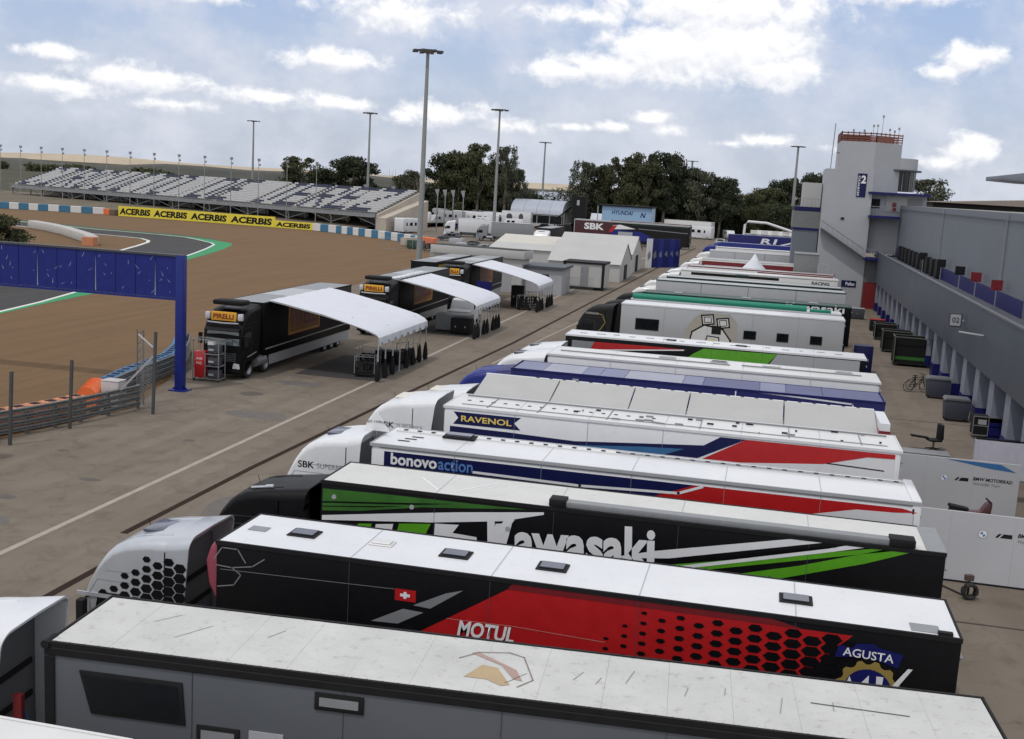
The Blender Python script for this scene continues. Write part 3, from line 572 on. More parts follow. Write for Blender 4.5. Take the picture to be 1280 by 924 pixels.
b = MB(); b.box(14.2, 14.62, .02, W - .02, 4.001, 4.02, MGREY); b.build('rear_roof_flashing', None, t)
b = MB()
for k in range(9): b.box(8 + k * .72, 8.02 + k * .72, -.012, .0, 1.0, 3.0, MATTB)
b.build('panel_joint', None, t)
cab(t, -3.05, W, 3.85, BLACK, fair=.85, hatch=False)
b = MB(); b.tube([(-2.0, .35, 3.50), (-1.5, .35, 3.58)], .035, 8, SILVER); b.tube([(-1.6, .35, 3.57), (-1.4, .35, 3.6)], .05, 10, SILVER); b.build('air_horn', None, t, smooth=True)
# --- T4 white truck with navy lettering panel
def dots(root, x0, x1, y, z, st, m=MATTB, a=.12, w_=.1):
    b = MB(); x = x0
    while x < x1: b.box(x, x + a, y, y + w_, z, z + .012, m); x += st
    return b.build('rail_slot', None, root)
t = truck('white truck with navy panel in white and blue lettering, red flank and white slotted roof', -10.4, 29.8)
L, W = 14.75, 2.3
trailer(t, L, W, 4.05, WHITE2, WHITE2, trim=LGREY, skirt=WHITE, side_bevel=.14, joints=2.4)
decal('navy_flank', [(.42, 1.2), (.42, 3.86), (11.0, 3.86), (8.1, 2.9), (6.5, 1.2)], NAVY, t)
decal('red_flank', [(9.05, 3.86), (14.3, 3.86), (14.7, 3.78), (12.9, 3.62), (11.4, 3.2), (7.4, 3.2)], RED, t, lay=2)
decal('white_flank', [(11.0, 3.2), (13.2, 3.7), (14.6, 3.74), (14.6, 1.2), (8.5, 1.2)], WHITE2, t, lay=3)
strip('white_line', [(3.0, 3.54), (6.0, 3.5), (8.65, 3.6), (9.25, 3.84)], .07, PRINTW, t, lay=3)
text('lettering', 'bonovo', PRINTW, t, .62, 3.5, 1.35, .34, bold=.03, lay=3); text('lettering', 'action', PRINTB, t, 2.0, 3.5, 1.0, .33, bold=.015, lay=3)
b = MB(); b.box(.2, L - .25, 1.72, 1.95, 4.051, 4.09, WHITE); b.box(6.8, L - .25, 1.72, 1.95, 4.091, 4.10, MGREY); b.build('roof_rail', None, t); dots(t, .4, L - .4, 1.79, 4.101, .42)
hatch(t, 2.15, 1.7, 4.06, .95, .5, h=.12); strip('side_gutter', [(.3, 3.95), (L - .2, 3.95)], .03, MGREY, t)
b = MB()
for k in range(3): b.box(.6 + k * .12, .95 + k * .12, .6 + k * .3, .66 + k * .3, 4.051, 4.07, MATTB)
b.box(L - .22, L + .03, .0, W, 1.0, 4.1, WHITE2); b.build('rear_cap', None, t, bevel=.03)
c_ = cab(t, -2.65, W, 4.35, WHITE2, fair=.45, shroud=WHITE2, hatch=NAVYG); text('lettering', 'SBK', MATTB, c_, -2.15, 3.12, .5, .2, bold=.02, lay=1); text('lettering', 'SUPERBIKE', PRINTG, c_, -1.57, 3.14, .95, .15, lay=1)
b = MB(); b.prism([(-.55, 4.2), (.25, 4.2), (-.15, 4.75)], .9, .94, PRINTW); o = b.build('wind_deflector_flag', None, t); b = MB(); b.tube([(-.15, .92, 4.0), (-.15, .92, 4.3)], .02, 6, STEEL); b.build('flag_post', None, o)
text('lettering', 'go riding', MATTB, o, -.42, 4.62 - .2, .55, .1, F_near(.89), lay=1)
# --- T5 white truck with dark blue banner lettering
t = truck('white truck with small navy banner in gold lettering and wide red band on its side', -10.05, 36.0)
L, W = 14.6, 2.35
trailer(t, L, W, 4.05, WHITE2, WHITE, trim=WHITE2, skirt=WHITE, side_bevel=.12, joints=2.4)
decal('banner', [(.35, 3.88), (2.65, 3.88), (2.42, 3.68), (2.65, 3.46), (.35, 3.46), (.52, 3.68)], NAVY, t)
text('lettering', 'RAVENOL', mat('gold_print', (.70, .52, .12), .5), t, .62, 3.57, 1.72, .2, bold=.02, lay=2)
decal('lower_band', [(.25, 2.6), (.25, 3.38), (2.2, 3.36), (4.4, 3.3), (6.0, 3.2), (6.0, 2.6)], NAVY, t)
decal('navy_flank', [(4.2, 3.28), (6.1, 3.42), (8.6, 3.60), (9.1, 3.92), (9.9, 3.92), (8.3, 3.1), (5, 2.6)], NAVY, t, lay=2)
decal('blue_flash', [(3.6, 3.1), (6.6, 3.35), (8.0, 3.42), (7.2, 3.1)], CYAN, t, lay=3)
decal('red_flank', [(9.9, 3.92), (14.4, 3.92), (14.4, 3.78), (13.6, 3.76), (12.3, 3.4), (8.3, 3.0)], RED, t, lay=3)
decal('white_flank', [(12.3, 3.4), (13.6, 3.74), (14.4, 3.76), (14.4, 2.6), (9.0, 2.6), (9.0, 3.1)], WHITE2, t, lay=4); strip('dark_line', [(12.4, 3.44), (14.1, 3.38)], .04, MATTB, t, lay=5)
dots(t, .5, 7.0, 1.2, 4.052, .42); b = MB()
for x in (1.4, 3.1, 5.4, 8.4, 11.2, 13.4): b.box(x, x + .03, .3, 2.0, 4.052, 4.075, MGREY)
b.box(.3, 14.3, 2.0, 2.06, 4.052, 4.1, MGREY); b.box(.5, 14.2, .5, .53, 4.052, 4.075, MGREY); b.build('roof_batten', None, t)
random.seed(3)
b = MB()
for k in range(26): x = random.uniform(4, 14); y = random.uniform(.4, 1.9); b.box(x, x + random.uniform(.05, .3), y, y + .05, 4.052, 4.10, random.choice([MATTB, MGREY]))
b.build('roof_fitting', None, t)
c_ = cab(t, -3.0, W, 4.35, WHITE2, fair=.8, hatch=mat('cream_hatch', (.62, .60, .54), .5)); text('lettering', 'SBK', MATTB, c_, -2.2, 3.1, .5, .2, bold=.02, lay=1); text('lettering', 'SUPERBIKE', PRINTG, c_, -1.6, 3.1, .9, .15, lay=1)
# --- T5b white truck with grey tarpaulin roof
t = truck('white truck with sloping grey tarpaulin roof behind the gold lettered truck', -10.0, 39.0)
L, W = 14.4, 2.2
trailer(t, L, W, 3.75, WHITE2, None, trim=WHITE2, skirt=WHITE, side_bevel=.05)
for i, (xa, xb) in enumerate(((.15, 2.9), (2.95, 5.7), (5.75, 7.7), (7.75, 11), (11.05, 14.1))):
    b = MB(); b.prism([(-.1, 3.8), (-.1, 3.84), (W, 4.36), (W, 4.30)], xa, xb, TARP, axis='x'); b.build('roof_tarpaulin', None, t)
dots(t, 2.0, 14, W + .02, 4.36, .5); b = MB(); b.box(.1, 14.1, W + .003, W + .14, 4.2, 4.36, WHITE2); b.box(14.12, 14.45, 0, W + .1, 1.0, 4.3, WHITE2); b.box(14.0, 14.47, -.02, -.001, 3.3, 3.75, DRED); b.box(14.10, 14.475, -.02, W + .12, 3.9, 4.05, DRED); b.build('rear_cap', None, t)
cab(t, -2.7, W, 4.15, WHITE2, fair=.7, hatch=mat('cream_hatch', (.6, .6, .6)))
# --- T6 blue truck
t = truck('deep blue truck with bluish roof sheets, behind the grey tarpaulin roof', -9.75, 44.8)
L, W = 14.6, 2.2
trailer(t, L, W, 4.05, BLUE2, None, trim=BLUE2, skirt=BLUE2, side_bevel=.04)
RB = [mat('bluish_roof_sheet', (.17, .185, .29), .5, var=.15, scale=.6, wear=.3), mat('darker_blue_roof_sheet', (.07, .08, .19), .5, var=.2, scale=.6, wear=.3), mat('pale_roof_sheet', (.30, .31, .38), .5, var=.1, scale=.6, wear=.3)]
xs_ = [.1, 1.3, 2.9, 3.6, 4.6, 6.9, 7.7, 9.9, 10.9, 12.3, 14.5]
for i in range(10):
    b = MB(); b.box(xs_[i] + .01, xs_[i + 1] - .01, .06, W - .06, 4.0, 4.052, RB[(0, 2, 0, 0, 2, 0, 1, 0, 1, 1)[i]]); b.build('roof_panel', None, t)
b = MB(); b.box(2.55, 2.8, -.03, 0, 3.62, 3.85, LGREY); b.build('side_lamp', None, t); strip('white_line', [(9.9, 4.0), (13.4, 3.86), (13.6, 3.3)], .06, PRINTW, t); strip('white_line', [(9.0, 4.0), (9.0, 3.5)], .05, PRINTW, t)
cab(t, -2.6, W, 4.1, BLUE, fair=.75, shroud=BLUE2, hatch=False)
# --- T7 white truck
t = truck('plain white truck with hatches along its roof, just past the deep blue truck', -9.2, 49.6)
L, W = 14.3, 2.6
trailer(t, L, W, 4.05, WHITE2, WHITE, trim=WHITE2, skirt=WHITE, side_bevel=.16, joints=2.4)
for x, m_ in ((5.2, LGREY), (7.5, MATTB), (9.8, WHITE), (12.9, MGREY)): hatch(t, x, 1.9, 4.052, .8, .4, m=m_, frame=LGREY)
b = MB(); b.box(.4, 8, 1.2, 1.26, 4.053, 4.1, MGREY); b.box(8.5, 13.6, 1.4, 1.46, 4.053, 4.1, MGREY); b.build('roof_batten', None, t)
cab(t, -2.75, W, 4.15, WHITE2, fair=.8, shroud=WHITE2)
t = truck('white tractor cab peeking past the plain white truck, no trailer visible', -9.6, 53.0); cab(t, -2.3, 2.3, 4.1, WHITE2, fair=.8, shroud=WHITE2, detail=0)
# --- T8
t = truck('white roofed truck with black side, red flash and lime green panel', -9.7, 57.2)
L, W = 14.8, 2.0
trailer(t, L, W, 4.0, BLACK, WHITE2, trim=WHITE2, skirt=BLACK, side_bevel=.03, joints=2.4)
decal('grey_panel', [(.35, 2.8), (.35, 3.72), (1.5, 3.72), (1.1, 2.8)], PRINTG, t); decal('red_flash', [(1.5, 3.72), (4.0, 3.74), (6.2, 3.72), (1.3, 3.3)], RED, t); strip('white_line', [(1.5, 3.3), (6.0, 3.68)], .06, PRINTW, t, lay=2)
decal('green_panel', [(6.5, 3.55), (7.0, 3.85), (10.6, 3.88), (10.1, 3.3), (6.2, 3.3)], GREEN, t); decal('pale_panel', [(10.6, 3.88), (14.5, 3.88), (14.5, 3.2), (10.2, 3.3)], LGREY, t)
b = MB()
for k in range(16): x = .6 + k * .85; b.box(x, x + random.uniform(.15, .5), .9 + .1 * (k % 3), 1.0 + .1 * (k % 3), 4.0, 4.02, MGREY)
b.build('roof_mark', None, t); hatch(t, 5.3, 1.0, 4.0, .5, .4); hatch(t, 8.8, 1.0, 4.0, .6, .3, m=MGREY)
# --- T9 pale grey trailer with squared number
t = truck('pale grey truck with square windows and huge black outlined number, black cab', -9.15, 75.2)
L, W = 14.3, 2.4
trailer(t, L, W, 4.0, LGREY, WHITE2, trim=WHITE2, skirt=LGREY, side_bevel=.05, joints=2.4)
for x0, x1, z0, z1 in ((1.0, 2.55, 2.35, 3.1), (8.05, 8.85, 2.3, 2.85), (10.15, 10.9, 2.3, 2.85), (12.25, 13.0, 2.3, 2.85)):
    b = MB(); b.box(x0, x1, -.03, .01, z0, z1, MATTB); o = b.build('side_window', None, t); b = MB(); b.box(x0 + .06, x1 - .06, -.036, -.031, z0 + .06, z1 - .06, GLASS); b.build('pane', None, o)
decal('golden_glow_print', [(4.2, 1.2), (4.3, 2.6), (4.8, 3.4), (5.3, 3.8), (7.1, 3.8), (7.6, 3.3), (7.7, 2.2), (7.4, 1.2)], mat('faded_gold_print', (.36, .33, .26), .6, col2=(.36, .35, .33), scale=.5), t)
def loop(pts, w_, m_, lay): return strip('number_outline', pts, w_, m_, t, lay=lay, closed=True)
for (x, z, s_) in ((5.7, 3.35, .42), (6.7, 3.2, .42)):
    q = [(x - s_, z + s_ * .6), (x + s_ * .75, z + s_ * .85), (x + s_, z - s_ * .55), (x - s_ * .7, z - s_ * .85)]; decal('number_block', q, WHITE, t, lay=2); loop(q, .09, MATTB, 3); loop([(x + (a - x) * .6, z + (c - z) * .6) for a, c in q], .05, MATTB, 3)
q = [(4.5, 1.3), (4.75, 2.5), (5.5, 3.0), (6.7, 2.8), (7.25, 2.1), (7.1, 1.3)]; decal('number_block', q, WHITE, t, lay=2); loop(q, .10, MATTB, 3); loop([(5.5, 1.4), (5.75, 2.3), (6.5, 2.25), (6.6, 1.4)], .07, MATTB, 3)
b = MB(); b.box(6.0, 6.6, -.03, -.015, 2.45, 3.0, MATTB); b.build('number_window', None, t); decal('yellow_square', [(5.9, 1.75), (6.3, 1.75), (6.3, 2.05), (5.9, 2.05)], YEL, t, lay=4)
c_ = cab(t, -2.95, W, 3.95, MATTB, fair=.6, hatch=False); text('lettering', 'YAMAHA', LGREY, c_, -2.4, 3.1, .95, .16, bold=.02, lay=1); strip('gold_pinstripe', [(-2.9, 1.75), (-1.4, 2.0), (-1.0, 2.6), (-1.2, 3.1), (-1.6, 3.2)], .05, GOLD, c_, lay=2)
# --- T10 green awning tube
t = truck('white truck with rolled teal green awning tube along its roof edge', -9.1, 80.0)
L, W = 14.3, 2.0
trailer(t, L, W, 3.9, WHITE2, WHITE2, trim=WHITE2, skirt=WHITE); b = MB(); b.tube([(.1, .3, 4.05), (12.0, .3, 4.05)], .24, 12, TEAL); o = b.build('awning_roll', None, t, smooth=True); b = MB(); b.box(12.2, 13.6, .05, .6, 3.9, 4.1, TEAL); b.build('awning_end', None, t, bevel=.05)
cab(t, -2.6, W, 3.9, MATTB, fair=.6, detail=0, hatch=False)
t = truck('dark green and black truck with white lettering behind the teal awning tube', -8.9, 86.5)
L, W = 15.2, 2.1
trailer(t, L, W, 3.85, BLACK, DGREEN, trim=DGREEN, skirt=BLACK); text('lettering', 'Kawasaki', PRINTW, t, 10.5, 3.35, 4.2, .55, bold=.02)
for x in (1.5, 5.2, 9.4, 13.2):
    b = MB(); b.box(x, x + .12, -.05, 0, 3.5, 3.6, mat('small_white_lamp', (.8, .8, .8), .3)); b.build('marker_lamp', None, t)
for x in (2.5, 7.6, 12.5): hatch(t, x, 1.2, 3.86, .7, .4, m=LGREY, frame=LGREY)
cab(t, -2.6, W, 3.9, MATTB, fair=.6, detail=0, hatch=False)
t = truck('long truck with pale grey side panel and dark green edges', -8.6, 92.5)
L, W = 14.8, 2.4
trailer(t, L, W, 4.4, LGREY, LGREY, trim=DGREEN, skirt=DGREEN)
b = MB()
for x in (3.6, 7.3, 11.0): b.box(x, x + .03, -.012, .0, 3.0, 4.3, DGREY)
b.build('panel_joint', None, t); cab(t, -2.4, W, 4.0, WHITE, fair=.6, detail=0)
t = truck('dark truck with green roof rails between the grey sided and cream roofed trucks', -8.5, 101.0)
trailer(t, 14.9, 2.2, 4.1, MATTB, LGREY, trim=DGREEN, skirt=MATTB); cab(t, -2.4, 2.2, 4.0, WHITE, fair=.6, detail=0)
t = truck('cream white truck with narrow dark slot and tiny black lettering at its tail', -8.0, 110.5)
L, W = 14.6, 2.4
trailer(t, L, W, 4.15, WHITE, WHITE, trim=WHITE, skirt=WHITE, side_bevel=.15); decal('dark_slot', [(1.0, 3.72), (9.2, 3.72), (9.2, 3.98), (1.0, 3.98)], MATTB, t); decal('green_mark', [(5.2, 3.8), (6.4, 3.8), (6.4, 4.02), (5.2, 4.02)], DGREEN, t, lay=2)
text('lettering', 'RACING', MATTB, t, 12.2, 3.6, 1.6, .3, bold=.03); cab(t, -2.6, W, 4.0, WHITE, fair=.6, detail=0)
t = truck('white truck with dark red stripe along its roof, second behind the white cone tent row', -7.9, 118.0)
trailer(t, 14.5, 2.2, 4.1, WHITE, LGREY, trim=DRED, skirt=WHITE); decal('red_band', [(7, 3.6), (14.4, 3.6), (14.4, 3.95), (7, 3.95)], DRED, t); cab(t, -2.6, 2.2, 4.0, WHITE2, fair=.6, detail=0)
t = truck('red banded truck directly behind the white cone tent', -7.2, 131.0)
L = 10.6; trailer(t, L, 2.3, 4.2, WHITE, LGREY, trim=WHITE, skirt=WHITE); decal('red_band', [(0, 3.1), (L, 3.1), (L, 3.95), (0, 3.95)], DRED, t); decal('pink_line', [(.3, 3.4), (L - 4, 3.4), (L - 4, 3.5), (.3, 3.5)], PRINTW, t, lay=2); cab(t, -2.8, 2.3, 4.0, WHITE2, fair=.6, detail=0)
t = truck('grey panelled truck just beyond the red banded truck', -6.9, 140.0)
trailer(t, 10.8, 2.3, 4.75, LGREY, LGREY, trim=WHITE, skirt=LGREY); b = MB()
for x in (3, 6.5): b.box(x, x + .04, -.012, 0, 3.5, 4.7, DGREY)
b.build('panel_joint', None, t); cab(t, -2.8, 2.3, 4.0, WHITE, fair=.6, detail=0)
t = truck('white roofed truck with thin dark roof lines before the royal blue trucks', -6.9, 155.0)
trailer(t, 12.6, 2.3, 4.5, WHITE, WHITE, trim=LGREY, skirt=LGREY); cab(t, -2.8, 2.3, 4.0, WHITE, fair=.6, detail=0)
t = truck('royal blue truck with pale speckled roof, nearer of the two blue ones', -7.2, 176.0)
trailer(t, 14.6, 2.3, 4.3, BLUE, RB[0], trim=BLUE, skirt=BLUE); cab(t, -2.8, 2.3, 4.0, BLUE, fair=.6, detail=0)
t = truck('deep royal blue truck with white number and slanted stripe, last of the row', -6.6, 190.0)
trailer(t, 14.6, 2.3, 5.1, BLUE2, BLUE2, trim=BLUE, skirt=BLUE2); text('lettering', 'R1', PRINTW, t, 5.2, 3.9, 2.4, .85, bold=.03, shear=.3); strip('white_stripe', [(8.4, 3.8), (12.2, 4.9)], .22, PRINTW, t); cab(t, -2.8, 2.3, 4.0, BLUE, fair=.6, detail=0)
# ================================================================ BLACK TRUCKS WITH CANOPIES, LEFT
def black_truck(label, x, y, L, board=True, side=True, cabon=True, rz=0):
    t = thing('race_truck', label, 'truck', (x, y, 0), math.pi / 2 + rz, 'black trucks with amber boards by the gravel'); W = 2.3
    trailer(t, L, W, 4.0, BLACK, MGREY, trim=MATTB, skirt=LGREY, side_bevel=.04)
    b = MB(); b.box(L * .30, L * .62, .2, W - .2, 4.0, 4.02, LGREY); b.build('roof_panel', None, t)
    if side:
        decal('amber_board', [(3.4, 1.75), (8.3, 1.75), (8.3, 3.75), (3.4, 3.75)], DAMBER, t); text('lettering', 'PIRELLI', DRED, t, 3.9, 2.2, 4.0, 1.15, bold=.02, lay=2)
        strip('amber_border', [(3.5, 1.85), (8.2, 1.85), (8.2, 3.65), (3.5, 3.65)], .08, AMBER, t, lay=2, closed=True)
    strip('silver_line', [(.3, 1.35), (L - .2, 1.45)], .07, LGREY, t, lay=2)
    if cabon:
        c_ = cab(t, -2.75, W, 4.1, BLACK, fair=.5, hatch=MGREY, glassm=SCREEN, board=True)
        fr = (Vector((-2.40, W, 0)), Vector((0, -1, 0)), Vector((.33, 0, .94)), Vector((-.94, 0, .33)))
        if board:
            b = MB(); b.box(-2.62, -2.50, .42, W - .42, 3.18, 3.66, AMBER); o = b.build('amber_sign_board', None, c_, bevel=.02)
            text('lettering', 'PIRELLI', DRED, o, .55, 3.28, W - 1.1, .27, (Vector((-2.62, W, 0)), Vector((0, -1, 0)), Vector((0, 0, 1)), Vector((-1, 0, 0))), bold=.03)
        b = MB()
        for y0 in (.05, W - .33): b.box(-2.62, -2.4, y0, y0 + .28, 3.22, 3.6, mat('headlamp_glass', (.55, .57, .60)))
        b.build('roof_lamp', None, c_, bevel=.05); b = MB(); b.tube([(-2.68, .25, 3.08), (-2.72, W / 2, 3.06), (-2.68, W - .25, 3.08)], .05, 8, SILVER); b.build('chrome_bar', None, c_)
        b = MB(); b.box(-2.2, -1.2, .25, W - .25, 3.98, 4.25, MATTB); b.build('roof_air_deflector', None, c_, bevel=.1)
        strip('silver_line', [(-2.0, 1.2), (-.9, 1.35)], .06, LGREY, c_, lay=3)
    return t
black_truck('nearest black truck with amber board over its windscreen, beside the nearest canopy', -27.3, 59.4, 13.8)
black_truck('second black truck with amber sign, just behind the nearest canopy', -26.1, 80.2, 13.2)
black_truck('black truck with amber sign behind the second canopy, third canopy fixed to it', -26.0, 100.2, 12.5)
t = black_truck('plain black box truck half hidden behind the second black truck', -28.9, 98.5, 13, side=False, cabon=False)
decal('yellow_board', [(1.0, 2.5), (4.5, 2.5), (4.5, 3.7), (1.0, 3.7)], mat('dull_yellow_print', (.42, .32, .05), .6), t)
prof = [(-27.3, 4.12), (-26.4, 3.98), (-25.2, 3.76), (-24.0, 3.54), (-23.0, 3.33), (-22.0, 3.08), (-21.3, 2.87), (-20.85, 2.68), (-20.66, 2.5)]
def canopy(label, y0, y1, dx=0, nleg=8, hl=0, wide=1.0):
    t = thing('canopy_tent', label, 'canopy', (-20.6 + dx, y0, 0), 0, 'white arched canopies beside the black trucks'); L = y1 - y0; random.seed(int(y0))
    P_ = [((x + 20.6) * wide, z + hl) for x, z in prof]; ny = 14; vs = []
    for j in range(ny + 1):
        for i, (x, z) in enumerate(P_): vs.append((x, L * j / ny, z + (.035 * math.sin(j * 2.3 + i) if i in (3, 4, 5, 6) else 0) - .03 * (j % 2)))
    b = MB(); n = len(P_); b.add(vs, [(j * n + i, j * n + i + 1, (j + 1) * n + i + 1, (j + 1) * n + i) for j in range(ny) for i in range(n - 1)]); k = len(vs)
    b.build('roof_fabric', FABRIC, t, smooth=True)
    b = MB(); vs = []; m_ = 40; x = P_[-1][0]; zt_ = P_[-1][1]
    for j in range(m_ + 1): y = L * j / m_; w_ = .035 * math.sin(j * 1.1); vs += [(x, y, zt_), (x + .03 + w_, y, zt_ - .22), (x + .02 + w_, y, zt_ - .45 + .025 * abs(math.sin(j * .6)))]
    b.add(vs, [(3 * j + i, 3 * j + i + 1, 3 * j + i + 4, 3 * j + i + 3) for j in range(m_) for i in range(2)]); v_ = b.build('valance', FABRIC, t, smooth=True)
    b = MB()
    for j in range(nleg):
        y = .4 + (L - .8) * j / (nleg - 1); b.box(x + .05, x + .075, y - .09, y + .09, zt_ - .40, zt_ - .26, MGREY)
    b.build('valance_print', None, v_)
    for j in range(nleg):
        y = L * j / (nleg - 1); y = min(max(y, .04), L - .04); b = MB(); b.beam((x - .03, y, 0), (x - .03, y, zt_ - .05), .06, .06, LGREY); b.box(x - .13, x + .07, y - .1, y + .1, 0, .03, STEEL); b.build('leg', None, t)
        if j not in ((2, 5) if nleg > 8 else (3,)):
            b = MB(); b.tube([(x - .03, y, .06), (x - .03, y, .3), (x - .03, y, .75), (x - .03, y, 1.15)], [.14, .17, .13, .05], 8, MATTB); b.build('leg_cover', None, t, smooth=True)
    for j in (0, 1, 2, 3):
        b = MB(); y = .03 + (L - .06) * j / 3; q = [(a, y, c - .06) for a, c in P_[:-1]]; b.tube(q, .03, 6, LGREY); b.build('roof_bow', None, t)
    b = MB(); 
    for p in (P_[2], P_[4], P_[6]): b.beam((p[0], .03, p[1] - .07), (p[0], L - .03, p[1] - .07), .05, .05, LGREY)
    b.build('purlin', None, t)
    return t
canopy('nearest white arched canopy beside the nearest black truck', 60.0, 69.2)
canopy('second white arched canopy, behind the nearest one', 80.0, 87.6, .4, 9, hl=-.05)
canopy('third white arched canopy, farthest along the road line', 100.4, 107.4, .9, 7, hl=-.1)
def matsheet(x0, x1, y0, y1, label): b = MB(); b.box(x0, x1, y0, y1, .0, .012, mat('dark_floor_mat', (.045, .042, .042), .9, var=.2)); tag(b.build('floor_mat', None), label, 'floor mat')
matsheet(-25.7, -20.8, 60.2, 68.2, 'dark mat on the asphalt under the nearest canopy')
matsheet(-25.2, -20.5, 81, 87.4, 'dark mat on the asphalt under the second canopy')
def trolley(label, x, y, m=MATTB, s=1.0, rz=0, tyres=True):
    t = thing('tyre_trolley', label, 'trolley', (x, y, 0), rz, 'equipment trolleys under the canopies')
    b = MB(); b.box(-.6 * s, .6 * s, -.4 * s, .4 * s, .18, .24, m); b.build('deck', None, t); b = MB()
    for a in (-.57, .57):
        for c in (-.37, .37): b.beam((a * s, c * s, .2), (a * s, c * s, 1.25 * s), .04, .04, STEEL)
    b.beam((-.57 * s, -.37 * s, 1.2 * s), (.57 * s, -.37 * s, 1.2 * s), .04, .04, STEEL); b.beam((-.57 * s, .37 * s, 1.2 * s), (.57 * s, .37 * s, 1.2 * s), .04, .04, STEEL); b.build('frame', None, t)
    for a in (-.45, .45):
        for c in (-.3, .3):
            b = MB(); b.tube([(a * s, c * s - .03, .09), (a * s, c * s + .03, .09)], .09, 10, RUB); b.build('castor', None, t)
    if tyres:
        for i in range(3):
            o = bpy.data.objects.new('tyre', TY); C.objects.link(o); o.parent = t; o.location = (-.38 * s + i * .34 * s, -.16, .58 * s); o.scale = (.62 * s, 1, .62 * s)
    return t
def crate(label, x, y, a, b_, h, m, lid=None, rz=0, z=0, group=None, name='equipment_crate', cat='crate'):
    t = thing(name, label, cat, (x, y, z), rz, group); b = MB(); b.box(-a / 2, a / 2, -b_ / 2, b_ / 2, .1 if z == 0 else .0, h - .06, m); b.build('body', None, t, bevel=.02)
    b = MB(); b.box(-a / 2 - .01, a / 2 + .01, -b_ / 2 - .01, b_ / 2 + .01, h - .055, h, lid or m); b.build('lid', None, t, bevel=.015)
    b = MB()
    for u in (-.25, .25): b.box(u * a - .05, u * a + .05, -b_ / 2 - .03, -b_ / 2, h * .45, h * .55, STEEL)
    b.build('latch', None, t)
    if z == 0:
        b = MB()
        for u in (-.4, .4):
            for v in (-.35, .35): b.tube([(u * a, v * b_ - .02, .05), (u * a, v * b_ + .02, .05)], .05, 8, RUB)
        b.build('castor', None, t)
    return t
trolley('black tyre trolley nearest the road under the nearest canopy', -21.9, 61.4, rz=.2); trolley('black tyre trolley at the back of the dark mat, nearest canopy', -22.7, 64.4, rz=.1)
crate('low black crate on the dark mat under the nearest canopy', -22.2, 66.6, 1.6, .9, .8, MATTB); trolley('tyre trolley by the far legs of the nearest canopy', -21.4, 67.6, rz=1.2)
crate('big black crate under the second canopy', -21.9, 82.5, 1.5, 1.1, 1.2, MATTB); crate('grey pallet box with pale lid under the second canopy', -22.9, 84.0, 2.6, 1.6, 1.3, MGREY, lid=LGREY)
trolley('dark tyre trolley under the third canopy', -21.3, 102.0, s=1.1); crate('tall black cabinet under the third canopy', -22.4, 104.0, 1.1, .9, 2.0, MATTB); trolley('second dark tyre trolley deep under the third canopy', -21.0, 104.6, s=1.2, rz=.5)
b = MB(); b.box(-.02, .02, -.8, .8, .3, 2.7, BLUE2); tag(b.build('display_banner', None, loc=(-24.2, 98, 0), rz=1.3), 'tall navy banner standing under the third canopy', 'banner')
# white car nose under second canopy
def car(label, x, y, rz, m, kind='car', L=4.3, W=1.8, H=1.45, group=None):
    t = thing('parked_' + kind, label, kind, (x, y, 0), rz, group)
    if kind in ('van', 'camper_van'):
        prof_ = [(0, .3), (0, .95), (.15, 1.15), (.95, H * .62), (1.5, H * .95), (1.9, H), (L - .1, H), (L, H * .92), (L, .3)]; sc = [(1.0, H * .62), (1.48, H * .9)]; wz = (H * .6, H * .85); wx = [(1.6, 2.4), (2.7, 3.6)]
    elif kind == 'motorhome':
        prof_ = [(0, .3), (0, 1.0), (.7, 1.35), (1.0, 1.9), (.35, 2.25), (.45, H * .93), (.9, H), (L - .1, H), (L, H * .96), (L, .3)]; sc = [(.72, 1.4), (.97, 1.88)]; wz = (H * .5, H * .72); wx = [(1.9, 2.7), (3.3, 4.3), (5.0, 5.5)]
    else:
        prof_ = [(0, .3), (0, .65), (.12, .78), (1.1, .92), (1.75, H * .96), (2.2, H), (3.2, H * .97), (3.95, .98), (L - .05, .9), (L, .35)]; sc = [(1.12, .95), (1.72, H * .93)]; wz = (.95, H * .9); wx = [(1.8, 2.6), (2.7, 3.3)]
    b = MB(); b.prism(prof_, 0, W, m); bo = b.build('body', None, t, bevel=.07, seg=2)
    b = MB(); b.add([(sc[0][0] - .02, .15, sc[0][1] + .02), (sc[0][0] - .02, W - .15, sc[0][1] + .02), (sc[1][0] - .02, W - .22, sc[1][1] + .01), (sc[1][0] - .02, .22, sc[1][1] + .01)], [(0, 1, 2, 3)], GLASS); b.build('windscreen', None, t)
    for a, c in wx:
        b = MB()
        for yy in (-.006, W + .006): b.add([(a, yy, wz[0]), (c, yy, wz[0]), (c - .05, yy, wz[1]), (a + .08, yy, wz[1])], [(0, 1, 2, 3)], GLASS)
        b.build('side_window', None, t)
    for xx in (.85, L - .9):
        for yy in (-.02, W - .24):
            o = bpy.data.objects.new('wheel', TY); C.objects.link(o); o.parent = t; o.location = (xx, yy, .33); o.scale = (.66, .8, .66); q = bpy.data.objects.new('rim', RM); C.objects.link(q); q.parent = o
    b = MB()
    for y0 in (.1, W - .4): b.box(-.02, .05, y0, y0 + .3, .62, .78, mat('headlamp_glass', (.55, .57, .60)))
    b.build('headlamp', None, t); b = MB(); b.box(-.03, .02, .5, W - .5, .4, .6, MATTB); b.build('grille', None, t)
    return t
car('white van facing the camera under the second canopy', -22.6, 86.9, math.pi / 2, WHITE2, 'van', 4.6, 1.8, 2.0)
